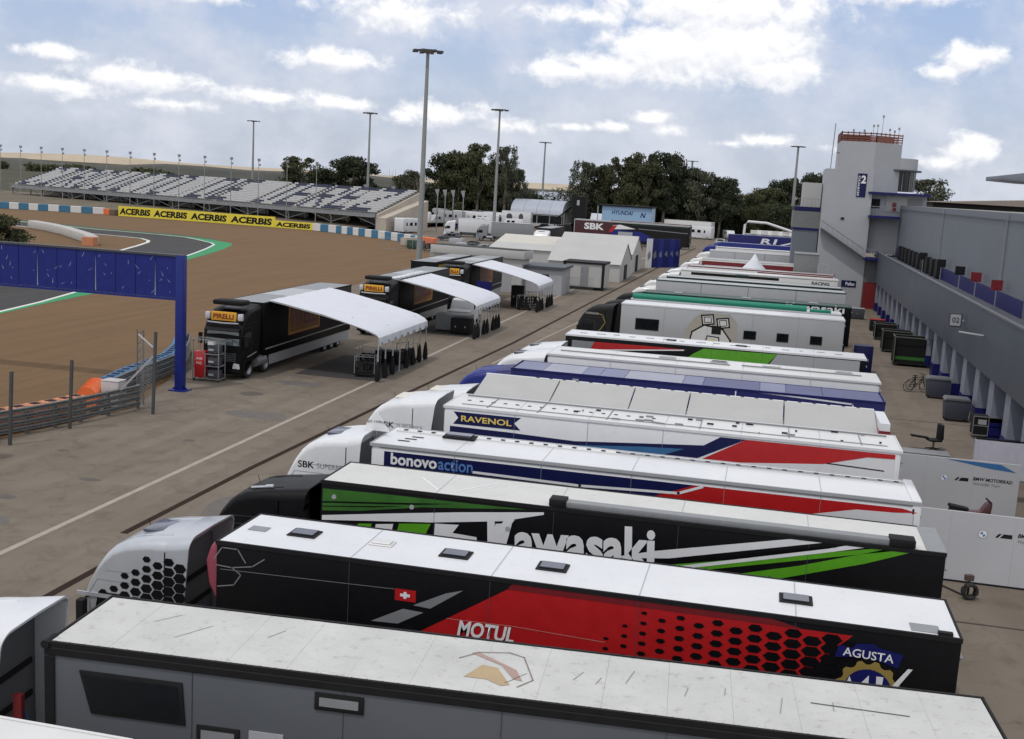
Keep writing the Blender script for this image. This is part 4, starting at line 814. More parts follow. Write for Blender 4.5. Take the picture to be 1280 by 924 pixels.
# ---- steel rack cart with red cabinet
t = thing('rack_cart', 'steel wheeled rack with red gas cabinet, in front of the nearest black truck', 'cart', (-29.55, 55.5, 0))
b = MB(); Wc, Dc, Hc = 1.5, .75, 2.25
for a in (0, Wc):
    for c in (0, Dc): b.beam((a, c, .12), (a, c, Hc), .05, .05, STEEL)
b.beam((.72, 0, .12), (.72, 0, Hc * .62), .045, .045, STEEL)
for z in (.14, .85, 1.5, Hc):
    for c in (0, Dc): b.beam((.0 if z in (.14, Hc) else .7, c, z), (Wc, c, z), .045, .045, STEEL)
    for a in (0, Wc): b.beam((a, 0, z), (a, Dc, z), .045, .045, STEEL)
b.beam((.05, 0, Hc - .05), (.75, 0, 1.4), .04, .04, STEEL); b.build('frame', None, t)
b = MB(); b.box(.05, .66, .05, .6, .18, 1.6, RED); o = b.build('red_cabinet', None, t, bevel=.03); text('lettering', 'AIR', PRINTW, o, .15, 1.15, .4, .12, F_near(.045)); text('lettering', 'N2', PRINTW, o, .2, .9, .3, .14, F_near(.045))
for i, z in enumerate((.2, .9, 1.55)):
    b = MB(); b.box(.8, 1.4, .1, .65, z, z + .4, DGREY); b.box(.85, 1.2, .06, .1, z + .1, z + .25, LGREY); b.build('pump_unit', None, t, bevel=.03)
b = MB(); b.box(.85, 1.2, .0, .3, 2.0, 2.22, WHITE); b.build('white_box', None, t)
for a in (.05, Wc - .05):
    for c in (.05, Dc - .05):
        b = MB(); b.tube([(a, c - .03, .07), (a, c + .03, .07)], .07, 10, RUB); b.build('castor', None, t)
# ---- blue gantry
t = thing('blue_gantry', 'blue board gantry on a blue steel post, scratched white in places', 'gantry', (-28.7, 52.6, 0))
b = MB(); b.beam((0, 0, 0), (0, 0, 6.9), .42, .42, BLUE); b.build('post', None, t, bevel=.02); b = MB(); b.box(-.45, .45, -.4, .4, 0, .06, BLUE); b.build('base_plate', None, t)
b = MB(); b.prism([(-.5, 0), (0, .5), (.5, 0)], -.02, .02, BLUE); b.build('gusset', None, t)
b = MB(); b.beam((-30, -.0, 0), (-30, 0, 6.9), .42, .42, BLUE); b.build('post', None, t)
random.seed(5)
for k in range(25):
    x1 = -.26 - k * 1.12; b = MB(); b.box(x1 - 1.105, x1 - .01, -.08, .08, 4.74 - .0, 6.82, BLUE); p = b.build('board', None, t, bevel=.008, seg=1)
    q = []
    for i in range(random.randint(2, 6)):
        x = x1 - random.uniform(.1, 1.0); z = random.uniform(4.9, 6.6); l = random.uniform(.05, .3); a = random.uniform(.3, 2.6); dx, dz = l * math.cos(a), l * math.sin(a); wv = .012
        q.append([(x - wv, z), (x + wv, z), (x + dx + .004, z + dz), (x + dx - .004, z + dz)])
    decal('scratch', q, mat('pale_scratch', (.45, .5, .62), .6), p, F_near(-.08))
    if k % 3 == 1: decal('seam_wear', [(x1 - .03, 4.8), (x1 + .015, 4.8), (x1 + .0, 6.4 - .5 * (k % 2)), (x1 - .01, 6.6)], LGREY, p, F_near(-.085))
b = MB(); b.box(-30, .2, -.14, .14, 6.83, 6.93, DGREY); b.box(-30, .2, -.14, .14, 4.62, 4.72, BLUE); b.build('frame_rail', None, t)
# ---- guard rail along the paddock edge
def rail(label, pts, post_every=1, h=1.15, n=4, lid=None):
    o_ = pts[0]; t = thing('guard_rail', label, 'guard rail', (o_[0], o_[1], 0)); Q = [(x - o_[0], y - o_[1]) for x, y in pts]
    for r in range(n):
        z = .16 + r * (h - .2) / (n - .4); b = MB(); vs = []; hh = .21; w_ = [(-.0, 0), (.07, .03), (.07, .08), (.01, .105), (.07, .13), (.07, .18), (0, .21)]
        for i, p in enumerate(Q):
            a = Vector(Q[max(0, i - 1)]); c = Vector(Q[min(len(Q) - 1, i + 1)]); d = (c - a).normalized(); s_ = Vector((d.y, -d.x))
            for u, v in w_: vs.append((p[0] + s_.x * u, p[1] + s_.y * u, z + v))
        m_ = len(w_); b.add(vs, [(m_ * i + k, m_ * i + k + 1, m_ * i + m_ + k + 1, m_ * i + m_ + k) for i in range(len(Q) - 1) for k in range(m_ - 1)]); b.build('steel_rail', RUSTY, t, smooth=True)
    for i, p in enumerate(Q):
        b = MB(); b.box(p[0] - .16, p[0] - .04, p[1] - .08, p[1] + .08, 0, h, RUSTY); b.build('post', None, t)
    return t
rail('weathered steel guard rail of four beams beside the fence posts, lower left', [(-31.2, 35.0), (-30.4, 37.4), (-29.8, 39.8), (-29.35, 41.2), (-29.0, 42.6), (-28.7, 44.0), (-28.4, 45.7), (-28.1, 47.7)])
rail('dark steel guard rail running on behind the blue post', [(-29.9, 48.0), (-30.3, 50.2), (-30.6, 52.2), (-30.8, 54.1), (-31.1, 56.4), (-31.7, 58.5), (-32.8, 61), (-34.3, 64)])
def tyre_wall(label, pts, m, h=1.02, w_=.7, gap_m=MATTB):
    o_ = pts[0]; t = thing('tyre_barrier', label, 'barrier', (o_[0], o_[1], 0)); Q = [Vector((x - o_[0], y - o_[1])) for x, y in pts]
    for i in range(len(Q) - 1):
        a, c = Q[i], Q[i + 1]; l = (c - a).length; n = max(1, round(l / .75)); d = (c - a) / n; ang = math.atan2(d.y, d.x)
        for k in range(n):
            p = a + d * (k + .5); ll = d.length * .47; b = MB(); b.box(-ll, ll, -w_ / 2, w_ / 2, 0, h, m); o = b.build('barrier_block', None, t, bevel=.06, seg=2); o.location = (p.x, p.y, 0); o.rotation_euler.z = ang
            b = MB(); b.box(-ll * .5, ll * .5, -w_ * .25, w_ * .25, h + .0015, h + .02, gap_m); b.build('strap', None, o)
    return t
tyre_wall('blue topped tyre barrier behind the dark guard rail, beside the blue post', [(-30.7, 49.2), (-31.3, 52), (-31.6, 54.5), (-32.0, 57.2), (-33.2, 60.5), (-34.9, 64)], CYAN)
tyre_wall('orange topped tyre barrier behind the weathered guard rail', [(-32.0, 35.4), (-31.2, 37.8), (-30.5, 40.2), (-30.0, 42), (-29.6, 43.6), (-29.4, 45.0)], mat('faded_orange_plastic', (.50, .20, .10), .7, wear=.3))
t = thing('orange_barrier', 'bright orange ribbed air fence end curling behind the guard rail', 'barrier', (-29.9, 46.2, 0))
for k in range(7):
    a = k * .22; b = MB(); b.tube([(-.2 * k * .8, .36 * k, .55), (-.2 * k * .8 + .03, .36 * k + .34, .55)], [.58, .52], 10, ORANGE); b.build('rib', None, t, smooth=True)
crate('white plastic sack bundle beside the orange air fence', -29.2, 47.3, .9, .7, 1.35, mat('dirty_white_sack', (.45, .43, .42), .8, wear=.4), name='sack_bundle', cat='sack')
for (x, y, h, lab) in ((-28.8, 39.2, 3.0, 'lone grey fence post farthest left by the guard rail'), (-28.45, 42.7, 3.0, 'grey fence post in the middle of the weathered guard rail'), (-26.95, 46.9, 3.85, 'tall grey fence post with diagonal brace')):
    t = thing('fence_post', lab, 'post', (x, y, 0), 0); b = MB(); b.beam((0, 0, 0), (.12, 0, h), .11, .11, mat('dull_post_steel', (.075, .08, .08), .6, metal=.3)); b.build('upright', None, t)
    if h > 3.5:
        b = MB(); b.beam((0, 0, 2.7), (-2.2, -.9, .05), .09, .09, LGREY); b.build('brace', None, t); b = MB(); b.beam((0, 0, 3.1), (-1.1, .6, 3.55), .06, .06, LGREY); b.build('arm', None, t); b = MB(); b.tube([(-2.2, -.9, 0), (-2.2, -.9, .03)], .42, 14, MATTB); b.build('foot_plate', None, t)
t = thing('lattice_mast', 'narrow lattice steel mast between guard rail and gravel', 'mast', (-28.6, 48.6, 0)); b = MB()
for a in (-.16, .16): b.beam((a, 0, 0), (a, 0, 3.6), .05, .05, RUSTY)
for k in range(9): b.beam((-.16, 0, .2 + k * .38), (.16, 0, .55 + k * .38), .03, .03, RUSTY)
b.build('lattice', None, t)
MESHM = mat('wire_mesh', (.30, .30, .30), .5, metal=.5)
t = thing('mesh_fence', 'sagging wire mesh fence panel beside the tall braced post', 'fence', (-28.6, 48.6, 0), math.atan2(-1.7, 1.65)); b = MB()
for k in range(15): x = .15 * k; b.beam((x, 0, .05), (x, .02 * math.sin(k), 3.1), .008, .008, MESHM)
for k in range(20): z = .1 + .155 * k; b.beam((0, 0, z), (2.2, 0, z + .02 * math.sin(k)), .008, .008, MESHM)
stuff(b.build('wire_mesh', None, t))
crate('black speaker-like box cut off by the left edge of the picture', -28.35, 36.9, .7, .6, 1.5, MATTB)
# ---- barrier blocks round the gravel
lineB = [(-300, 216), (-200, 214), (-156.5, 211), (-146.5, 213), (-135, 215.2)]
def blocks(label, pts, st, h, alt, name='foam_barrier'):
    t = thing(name, label, 'barrier', (pts[0][0], pts[0][1], 0)); o_ = Vector(pts[0]); i = 0
    for a, c in zip(pts, pts[1:]):
        a = Vector(a); c = Vector(c); n = max(1, round((c - a).length / st)); d = (c - a) / n
        for k in range(n):
            p = a + d * (k + .5) - o_; b = MB(); l = d.length * .49; b.box(-l, l, -.45, .45, 0, h, alt[i % len(alt)]); o = b.build('barrier_block', None, t, bevel=.05, seg=1); o.location = (p.x, p.y, 0); o.rotation_euler.z = math.atan2(d.y, d.x); i += 1
    return t
PBL = mat('barrier_blue_foam', (.035, .15, .26), .6, var=.1)
blocks('blue and white block barrier along the far left gravel edge', lineB[1:], 2.15, 1.35, [PBL, WHITE]); blocks('short orange block barrier between the blue blocks and the yellow banner', [(-134.8, 215.2), (-131, 213.2)], 2.1, 1.2, [ORANGE, EARTH, ORANGE])
blocks('blue and white block barrier from the yellow banner to the tall pole', [(-86, 209), (-80, 206), (-74, 202), (-67, 196.6), (-60.3, 190.8), (-58, 188.6)], 2.0, 1.4, [WHITE, PBL]); blocks('orange blocks ending the barrier beside the tall pole', [(-57.6, 188), (-54.5, 185)], 1.4, 1.4, [ORANGE])
def banner(x0, y0, x1, y1, h, label, grp):
    a = Vector((x0, y0)); d = Vector((x1, y1)) - a; l = d.length; t = thing('advert_banner', label, 'banner', (x0, y0, 0), math.atan2(d.y, d.x), grp)
    b = MB(); b.box(.01, l - .01, -.1, .1, .02, h, YEL); b.build('board', None, t); text('lettering', 'ACERBIS', MATTB, t, l * .03, h * .17, l * .90, h * .64, F_near(-.1), bold=.05, shear=.12)
BP = [(-130.4, 213), (-122.6, 212.8), (-114, 212.1), (-104.9, 211.2), (-94.7, 210.2), (-86.3, 209.2)]
for k, l in enumerate(('yellow banner farthest left, beside the orange blocks', 'second yellow banner from the left along the gravel', 'third yellow banner from the left along the gravel', 'fourth and last of the tall yellow banners along the gravel', 'lower yellow banner next to the blue and white blocks')):
    banner(*BP[k], *BP[k + 1], 2.05 if k < 4 else 1.4, l, 'yellow banners')
t = thing('curved_barrier', 'white curved foam barrier with orange end inside the bend', 'barrier', (-110, 155, 0)); pts = [(-113, 160), (-107, 156), (-101, 151), (-96, 146), (-91, 141), (-87.3, 136.5)]
for i in range(len(pts) - 1):
    a = Vector(pts[i]); c = Vector(pts[i + 1]); b = MB(); d = c - a; b.box(0, d.length * .99, -.75, .75, 0, 1.25, mat('dull_white_foam', (.42, .41, .39), .7, wear=.3)); o = b.build('barrier_segment', None, t, bevel=.2); o.location = (a.x + 110, a.y - 155, 0); o.rotation_euler.z = math.atan2(d.y, d.x)
b = MB(); b.box(21.6, 23.2, -19.4, -18.2, 0, 1.1, mat('faded_orange_plastic', (.50, .20, .10), .7)); b.build('orange_end', None, t)
# ---- white flat building and huts behind the canopies
t = thing('white_building', 'long low white flat roofed building behind the canopies', 'building', (-35.3, 118.6, 0), -.13)
b = MB(); b.box(.25, 10.4, 0, 2.3, 0, 3.55, WALLW); b.build('wall', None, t); b = MB(); b.box(0, 10.7, -.3, 2.5, 3.55, 4.4, WALLW); rf = b.build('parapet', None, t, bevel=.02); b = MB(); b.box(.15, 10.55, -.15, 2.35, 4.401, 4.46, mat('dark_bitumen_roof', (.035, .035, .035), .9)); b.build('roof', None, t)
b = MB(); b.box(8.2, 9.3, -.03, 0, 0, 2.1, LGREY); b.build('door', None, t)
t = thing('site_hut', 'small pale hut with dark grey roof beside the third canopy', 'hut', (-24.8, 118, 0))
b = MB(); b.box(0, 4.0, 0, 5, 0, 2.7, WALLG); b.build('wall', None, t); b = MB(); b.box(-.25, 4.25, -.3, 5.3, 2.7, 2.95, mat('dark_slate_roof', (.06, .07, .085), .6)); b.build('roof', None, t); b = MB(); b.box(1.8, 2.6, -.04, 0, 1.2, 2.1, GLASS); b.build('window', None, t)
t = thing('glazed_booth', 'white framed booth with black edges and a grey door', 'booth', (-22.3, 127, 0))
b = MB(); b.box(0, 4.7, 0, 4, .35, 2.9, WALLW); b.build('wall', None, t); b = MB()
for x in (0, 4.4): b.box(x, x + .3, -.12, -.001, 0, 3.0, MATTB)
b.box(-.05, 4.75, -.14, 4.1, 2.9, 3.1, MATTB); b.box(-.05, 4.75, -.1, .02, .2, .34, MATTB); b.build('frame', None, t); b = MB(); b.box(2.0, 2.9, -.03, -.0, .35, 2.6, MGREY); b.build('door', None, t)
t = thing('mesh_fence', 'grey mesh barrier panels in front of the glazed booth', 'fence', (-22.6, 120.5, 0), .35); b = MB()
for k in range(31): b.beam((k * .16, 0, 0), (k * .16, 0, 1.7), .02, .02, STEEL)
for z in (.1, .9, 1.7): b.beam((0, 0, z), (4.8, 0, z), .04, .04, STEEL)
stuff(b.build('railing_bars', None, t)); 
def gable(label, x0, x1, y0, y1, he, hr, m, roofm, ridge='x', door=True, name='white_marquee', cat='marquee'):
    t = thing(name, label, cat, (x0, y0, 0)); L, W = x1 - x0, y1 - y0; b = MB(); b.box(0, L, 0, W, 0, he, m); 
    if ridge == 'x': b.prism([(0, he + .001), (W, he + .001), (W / 2, hr - .02)], .02, L - .02, m, axis='x')
    b.build('wall', None, t)
    b = MB()
    if ridge == 'x': b.add([(-.1, -.25, he - .05), (L + .1, -.25, he - .05), (L + .1, W / 2, hr), (-.1, W / 2, hr), (-.1, W + .25, he - .05), (L + .1, W + .25, he - .05)], [(0, 1, 2, 3), (3, 2, 5, 4)], roofm)
    b.build('roof', None, t)
    if door:
        b = MB(); b.box(L + .0, L + .04, W * .35, W * .6, 0, he * .85, MATTB); b.build('door', None, t)
    return t
gable('white pitched tent nearest the road beyond the glazed booth', -26.6, -17.6, 140.5, 152, 2.2, 4.6, WALLW, WALLW)
t = gable('second white pitched tent behind the first', -28.5, -18.0, 156, 168, 2.7, 4.9, WALLW, WALLW)
t = thing('team_truck', 'white lorry cab and blue trimmed box beside the second pitched tent', 'truck', (-18.9, 163, 0), math.pi / 2); trailer(t, 5, 2.4, 3.9, WHITE2, WHITE2); cab(t, -2.9, 2.4, 3.2, WHITE2, fair=0, detail=1)
t = thing('blue_wall_panels', 'royal blue and white upright panels at the road edge', 'panel wall', (-17.6, 171, 0), .9)
for k in range(6):
    b = MB(); b.box(k * 1.2, k * 1.2 + 1.15, 0, .12, 0, 4.3, WHITE2 if k == 0 else (BLUE, BLUE2)[k % 2]); p = b.build('panel', None, t); 
    decal('white_mark', [(k * 1.2 + .3, 1 + .3 * k), (k * 1.2 + .9, 1.6), (k * 1.2 + .7, 2.6), (k * 1.2 + .2, 2.0)], PRINTG if k == 0 else WALLB, p)
car('small white van parked past the royal blue panels', -16.5, 186, math.pi / 2, WHITE2, 'van', 4.8, 1.9, 2.1)
t = thing('team_truck', 'white fronted truck with dark trailer, facing the white flat building', 'truck', (-36.4, 193, 0), math.pi / 2); trailer(t, 13, 2.5, 4.0, MATTB, MGREY, skirt=MATTB); cab(t, -2.9, 2.5, 3.8, WHITE2, fair=.4)
# long truck with red banner
t = thing('team_truck', 'long parked trailer with dark red side and bold white letters', 'truck', (-39.6, 235, 0), -.10); L, W = 24, 2.6
trailer(t, L, W, 4.7, MATTB, LGREY, trim=LGREY, skirt=MATTB); decal('red_banner', [(.2, 1.7), (.2, 4.4), (8.2, 4.5), (9.0, 1.9)], mat('dark_maroon_print', (.055, .010, .015), .5), t); strip('white_frame', [(.08, 1.6), (.08, 4.55), (23.8, 4.55)], .14, LGREY, t, lay=6); decal('blue_band', [(6.8, 1.2), (8.5, 3.0), (14, 2.9), (17.8, 1.4), (17, 1.0)], BLUE, t, lay=2)
decal('white_stripe', [(8.2, 3.9), (9.8, 4.1), (13, 3.4), (8.5, 3.1)], PRINTW, t, lay=3); decal('red_flash', [(7.4, 2.6), (8.4, 3.9), (9.2, 3.9), (8.0, 2.4)], RED, t, lay=4); text('lettering', 'SBK', PRINTW, t, 2.2, 2.75, 4.2, 1.35, bold=.04, lay=5)
b = MB(); b.box(9.4, 12.4, -.05, -.03, 2.0, 2.7, LGREY); b.build('white_sign', None, t); decal('dark_flank', [(16, 1.0), (23.6, 1.0), (23.6, 4.2), (12, 4.2), (14, 3.6)], MATTB, t); strip('green_line', [(12.2, 4.25), (23.6, 4.25)], .1, DGREEN, t, lay=2); strip('grey_line', [(13.6, 3.5), (23.6, 3.2)], .12, MGREY, t, lay=2)
cab(t, -3.0, 2.5, 3.8, MATTB, fair=.5, detail=0)
t = thing('team_truck', 'dark trailer with thin red roof line in front of the wood', 'truck', (-33.5, 246, 0), -.12); trailer(t, 17, 2.5, 4.6, MATTB, LGREY, trim=DRED, skirt=MATTB); cab(t, -3, 2.5, 3.8, MATTB, fair=.5, detail=0)
t = thing('hospitality_unit', 'pale blue two storey unit with dark blue lettering above the dark trailer', 'hospitality unit', (-37.0, 256, 0), -.05)
b = MB(); b.box(0, 11.2, 0, 5, 0, 7.4, HYBLUE); b.build('wall', None, t); b = MB(); b.box(-1.2, 11.4, -.5, 5.4, 7.4, 7.7, MATTB); b.build('roof', None, t); text('lettering', 'HYUNDAI', BLUE2, t, 2.2, 5.6, 4.6, .9, bold=.02, shear=.2); text('lettering', 'N', BLUE2, t, 8.6, 5.2, 1.0, 1.1, bold=.03, shear=.3)
b = MB()
for x in (-1, 11.3): b.box(x, x + .2, -.4, -.2, 0, 7.4, LGREY)
b.build('corner_post', None, t)
t = thing('black_tower', 'black truss tower beside the grey roofed marquees', 'tower', (-44.8, 262, 0)); b = MB(); b.box(0, 3.0, 0, 3, 0, 9.0, MATTB); b.build('cladding', None, t); b = MB()
for k in range(5): b.beam((-1.5 - .6 * k, 0, 0), (-1.5 - .6 * k, 0, 5.5 - .5 * k), .2, .2, MATTB); b.beam((-1.5 - .6 * k, 0, 5.5 - .5 * k), (0, 0, 6.5), .2, .2, MATTB)
b.build('scaffold', None, t); b = MB(); b.box(1.0, 1.6, -.05, 0, 7.0, 8.2, LGREY); b.build('screen', None, t)
def barrel(label, x0, x1, y0, y1, he, hr, m, glass=True):
    t = thing('grey_marquee', label, 'marquee', (x0, y0, 0), -.03); L, W = x1 - x0, y1 - y0; b = MB(); b.box(0, L, .1, W, 0, he, WALLW); b.build('wall', None, t); n = 10
    P_ = [(W / 2 - (W / 2 + .2) * math.cos(math.pi * i / n), he + (hr - he) * math.sin(math.pi * i / n)) for i in range(n + 1)]
    for s_ in range(4):
        b = MB(); b.prism(P_, L * s_ / 4 + .03, L * (s_ + 1) / 4 - .03, m, axis='x'); b.build('roof_bay', None, t, smooth=True)
    if glass:
        for k in range(4): b = MB(); b.box(.6 + k * L * .24, .4 + (k + 1) * L * .24, .02, .09, he * .35, he * .9, GLASS); b.build('window', None, t)
    return t
MARQ = mat('blue_grey_marquee_roof', (.36, .39, .46), .5, var=.08, scale=.15)
barrel('grey barrel roofed marquee with dark glass front, beside the black tower', -67, -53.0, 296, 308, 3.6, 7.2, MARQ); barrel('farther grey barrel marquee with white edge', -66, -53, 318, 330, 6.6, 9.2, MARQ, False)
# ---- motor homes and vehicles of the far paddock
rs = [('motorhome', 'white motorhome farthest left by the grandstand end', -86, 262, .1, 7, 2.3, 3.1), ('motorhome', 'white motorhome with grey awning beside the bare trees', -84, 285, 0, 7.2, 2.4, 3.2), ('motorhome', 'white motorhome in the middle of the camper row', -77, 288, 0, 7.2, 2.4, 3.3),
      ('motorhome', 'white motorhome at the right end of the camper row', -69.5, 286, 0, 6.5, 2.4, 3.3), ('van', 'white van parked between two motorhomes', -73.5, 280, .2, 5.2, 2.0, 2.3), ('motorhome', 'grey motorhome behind the rest of the camper row', -90, 300, 0, 7.2, 2.4, 3.3), ('motorhome', 'long white motorhome under the wood edge', -80, 303, 0, 7.5, 2.4, 3.4), ('motorhome', 'white motorhome half behind the thin tall pole', -71, 302, 0, 7.2, 2.4, 3.4)]
for k, l, x, y, a, LL, WW, HH in rs: car(l, x, y, a, WHITE2 if 'grey' not in l else LGREY, k, LL, WW, HH, 'campers in the far paddock')
t = thing('team_truck', 'white rigid lorry with round dark marks on its box, left of the grey marquee', 'truck', (-66.5, 284, 0), 0); trailer(t, 7.5, 2.5, 4.2, WHITE2, WHITE2); cab(t, -2.7, 2.5, 3.3, WHITE2, fair=0); decal('round_mark', [[(2 + .8 * math.cos(k * .52), 2.8 + .8 * math.sin(k * .52)) for k in range(12)], [(5 + .6 * math.cos(k * .52), 2.8 + .9 * math.sin(k * .52)) for k in range(12)]], DGREY, t)
car('white van with raised slanted windscreen behind the grandstand end', -72, 228, -1.9, WHITE2, 'motorhome', 6.5, 2.3, 3.0, 'campers in the far paddock'); car('dark car by the orange barrier blocks', -60, 205, .3, DGREY); car('dark car parked behind the white flat building', -50, 183, .2, MATTB, L=4.0)
for i, (x, y, m, l) in enumerate(((-38.5, 168, WHITE2, 'white estate car just behind the white flat building roof'), (-46, 176, MGREY, 'grey car behind the white flat building, left'), (-57, 225, MATTB, 'black car on the open paddock near the thin pole'))): car(l, x, y, (.1, .4, 1.2)[i], m)
gable('big white sheeted shelter roof behind the white flat building', -38, -28, 156, 176, 2.4, 3.9, WALLW, mat('cream_sheeting', (.52, .50, .45), .8), name='white_shelter', cat='shelter')
t = thing('white_trailer', 'white box trailer far down the road before the wood', 'trailer', (-27, 300, 0), -.35)
trailer(t, 13, 2.5, 4.2, WHITE, WHITE); cab(t, -3, 2.5, 3.5, WHITE, fair=0, detail=0)
t = thing('white_trailer', 'white trailer with blue door and red skirt line, end of the road', 'trailer', (-17.5, 318, 0), -.4); trailer(t, 9, 2.5, 4.3, WHITE, WHITE); strip('red_line', [(.2, 1.3), (8.8, 1.3)], .3, RED, t); b = MB(); b.box(6.2, 8.2, -.03, 0, 1.8, 3.8, BLUE2); b.build('side_panel', None, t)
t = thing('team_truck', 'white truck facing right at the far end of the road', 'truck', (-13.5, 335, 0), math.pi - .4); trailer(t, 8, 2.5, 4.0, WHITE, WHITE); cab(t, -3, 2.5, 3.6, WHITE, fair=0)
gable('low white roofed sheds before the wood, right of the road end', -3, 9, 262, 274, 2.6, 3.8, WALLG, WALLW, name='white_shed', cat='shed')
t = thing('truss_arch', 'curved white pipe truss above the deep blue truck', 'truss', (-4.7, 214, 0)); b = MB(); b.tube([(0, 0, 3.5), (.1, 0, 6.2), (.6, 0, 6.8), (4, 0, 6.7), (8, 0, 5.6), (10, 0, 4.9)], .22, 8, WHITE2); b.build('pipe', None, t, smooth=True); b = MB(); b.box(.0, 10, .2, 2.4, 0, 4.6, WALLG); b.build('base_cabin', None, t)
for k in range(4): b = MB(); b.box(1.2 + k * 1.9, 2.4 + k * 1.9, .1, .5, 4.6, 5.3, WHITE); b.build('air_unit', None, t)
t = thing('cone_tent', 'small white cone shaped tent peak between the red banded trucks', 'tent', (-1.35, 124, 0)); b = MB(); n = 12; vs = [(1.35 * math.cos(k * 6.2832 / n), 1.35 * math.sin(k * 6.2832 / n), 3.75) for k in range(n)] + [(.45 * math.cos(k * 6.2832 / n), .45 * math.sin(k * 6.2832 / n), 4.75) for k in range(n)] + [(0, 0, 5.5)]
b.add(vs, [(k, (k + 1) % n, n + (k + 1) % n, n + k) for k in range(n)] + [(n + k, n + (k + 1) % n, 2 * n) for k in range(n)], FABRIC); b.build('roof_fabric', None, t, smooth=True); b = MB()
for a in (-1, 1):
    for c in (-1, 1): b.beam((a, c, 0), (a, c, 3.75), .06, .06, LGREY)
b.build('leg', None, t)
t = thing('grey_cabin', 'plain grey box cabin at the tower foot beside the red banded truck', 'cabin', (2.7, 120.5, 0)); b = MB(); b.box(0, 2.35, 0, 4, 0, 5.9, mat('warm_grey_sheet', (.16, .165, .165), .6)); b.build('wall', None, t, bevel=.02); b = MB(); b.box(-.05, 2.4, -.05, 4.05, 5.9, 5.96, MGREY); b.build('roof', None, t)
t = thing('metal_frame', 'thin square metal frame leaning at the tower foot', 'frame', (5.0, 119.6, 0)); b = MB()
for a, c in (((0, 5.1), (1, 5.1)), ((0, 3.8), (0, 5.1)), ((1, 3.8), (1, 5.1)), ((0, 0), (0, 3.8)), ((1, 0), (1, 3.8))): b.beam((a[0], 0, a[1]), (c[0], 0, c[1]), .06, .06, LGREY)
b.build('tube', None, t)

# ---- more of the crowded far paddock
FP = [('motorhome', 'white motorhome with its side to the road, front of the second camper row', -88, 268, .05, 7, 2.4, 3.1, WHITE2), ('van', 'pale van nosing out beside the horn poles', -79.5, 266, 1.2, 5.4, 2.0, 2.5, LGREY), ('motorhome', 'cream motorhome behind the thin short pole', -83, 294, .0, 7, 2.4, 3.2, WHITE), ('motorhome', 'white motorhome tucked left of the rigid lorry', -75, 296, 0, 6.8, 2.4, 3.3, WHITE2),
      ('van', 'white high roofed van in front of the rigid lorry', -64, 272, .3, 5.6, 2.1, 2.6, WHITE2), ('car', 'silver car on the open paddock left of the second tall pole', -66, 246, .2, 4.4, 1.8, 1.45, SILVER), ('car', 'dark blue car beside the silver one', -70, 249, .15, 4.4, 1.8, 1.45, NAVY), ('van', 'black van near the black truss tower', -49, 262, .5, 5, 2, 2.2, MATTB), ('car', 'black car under the grey marquee front', -58, 284, .1, 4.4, 1.8, 1.5, MATTB),
      ('van', 'white van right of the grey marquee', -47, 272, .9, 5.2, 2, 2.3, WHITE2), ('car', 'small red car in the far paddock', -62, 262, 2.0, 4, 1.7, 1.45, DRED), ('van', 'white van behind the long red sided trailer', -34, 262, 0, 5.2, 2, 2.4, WHITE2), ('motorhome', 'white motorhome at the wood edge behind the dark trailer', -28, 285, -.3, 7, 2.4, 3.2, WHITE2), ('motorhome', 'white motorhome at the wood edge, right of the other one', -21, 292, -.3, 7, 2.4, 3.2, WHITE2),
      ('van', 'white van on the road end beneath the wood', -8.5, 300, 1.9, 5.2, 2, 2.3, WHITE2), ('car', 'silver car beyond the last blue truck', -10, 262, 1.5, 4.3, 1.8, 1.45, SILVER)]
for k, l, x, y, a, LL, WW, HH, m in FP: car(l, x, y, a, m, k, LL, WW, HH, 'vehicles of the far paddock')
for i, (x, y, m, rz) in enumerate(((-61, 223, WHITE2, .3), (-52, 214, MGREY, .2))):
    t = thing('team_truck', ('white box lorry just beyond the tall pole and orange blocks', 'grey box lorry on the tarmac right of the second tall pole')[i], 'truck', (x, y, 0), rz); trailer(t, 8, 2.4, 3.7, m, WHITE2 if m != MATTB else MGREY, skirt=DGREY); cab(t, -2.8, 2.4, 3.4, m, fair=.3, detail=1)
for i, (x, y) in enumerate(((-55, 176), (-51.5, 172), (-48, 178), (-44, 170), (-58, 182), (-42.5, 176), (-52, 190))):
    if i % 2: trolley(('', 'dark frame trolley left of the white shelter', '', 'dark frame trolley behind the white flat building', '', 'frame trolley close to the white shelter', '')[i], x, y, s=1.5, rz=i)
    else: crate(('dark green tank like crate beside the tall pole', '', 'pale crate behind the flat building roof', '', 'grey crate by the orange barrier blocks', '', 'long pale crate on the open tarmac before the cars')[i], x, y, 2.6, 1.5, 1.4, (DGREEN, LGREY, BEIGE, LGREY)[i // 2], rz=i)
t = thing('site_fence', 'grey mesh site fence behind the white flat building', 'fence', (-58, 168, 0), .12)
for k in range(9):
    b = MB(); b.beam((k * 2.4, 0, 0), (k * 2.4, 0, 2.0), .06, .06, STEEL); b.beam((k * 2.4, 0, 2), (k * 2.4 + 2.4, 0, 2), .04, .04, STEEL); b.beam((k * 2.4, 0, .2), (k * 2.4 + 2.4, 0, .2), .04, .04, STEEL)
    for j in range(1, 10): b.beam((k * 2.4 + j * .24, 0, .2), (k * 2.4 + j * .24, 0, 2), .012, .012, MESHM) if 'MESHM' in globals() else None
    b.build('fence_panel', None, t)
gable('small white peaked tent right of the black tower', -40.5, -36.5, 262, 266, 3.2, 5.4, WALLW, FABRIC); gable('low grey shed roof before the far camper row', -60, -52, 312, 318, 3, 4.6, WALLG, MARQ, name='grey_shed', cat='shed')
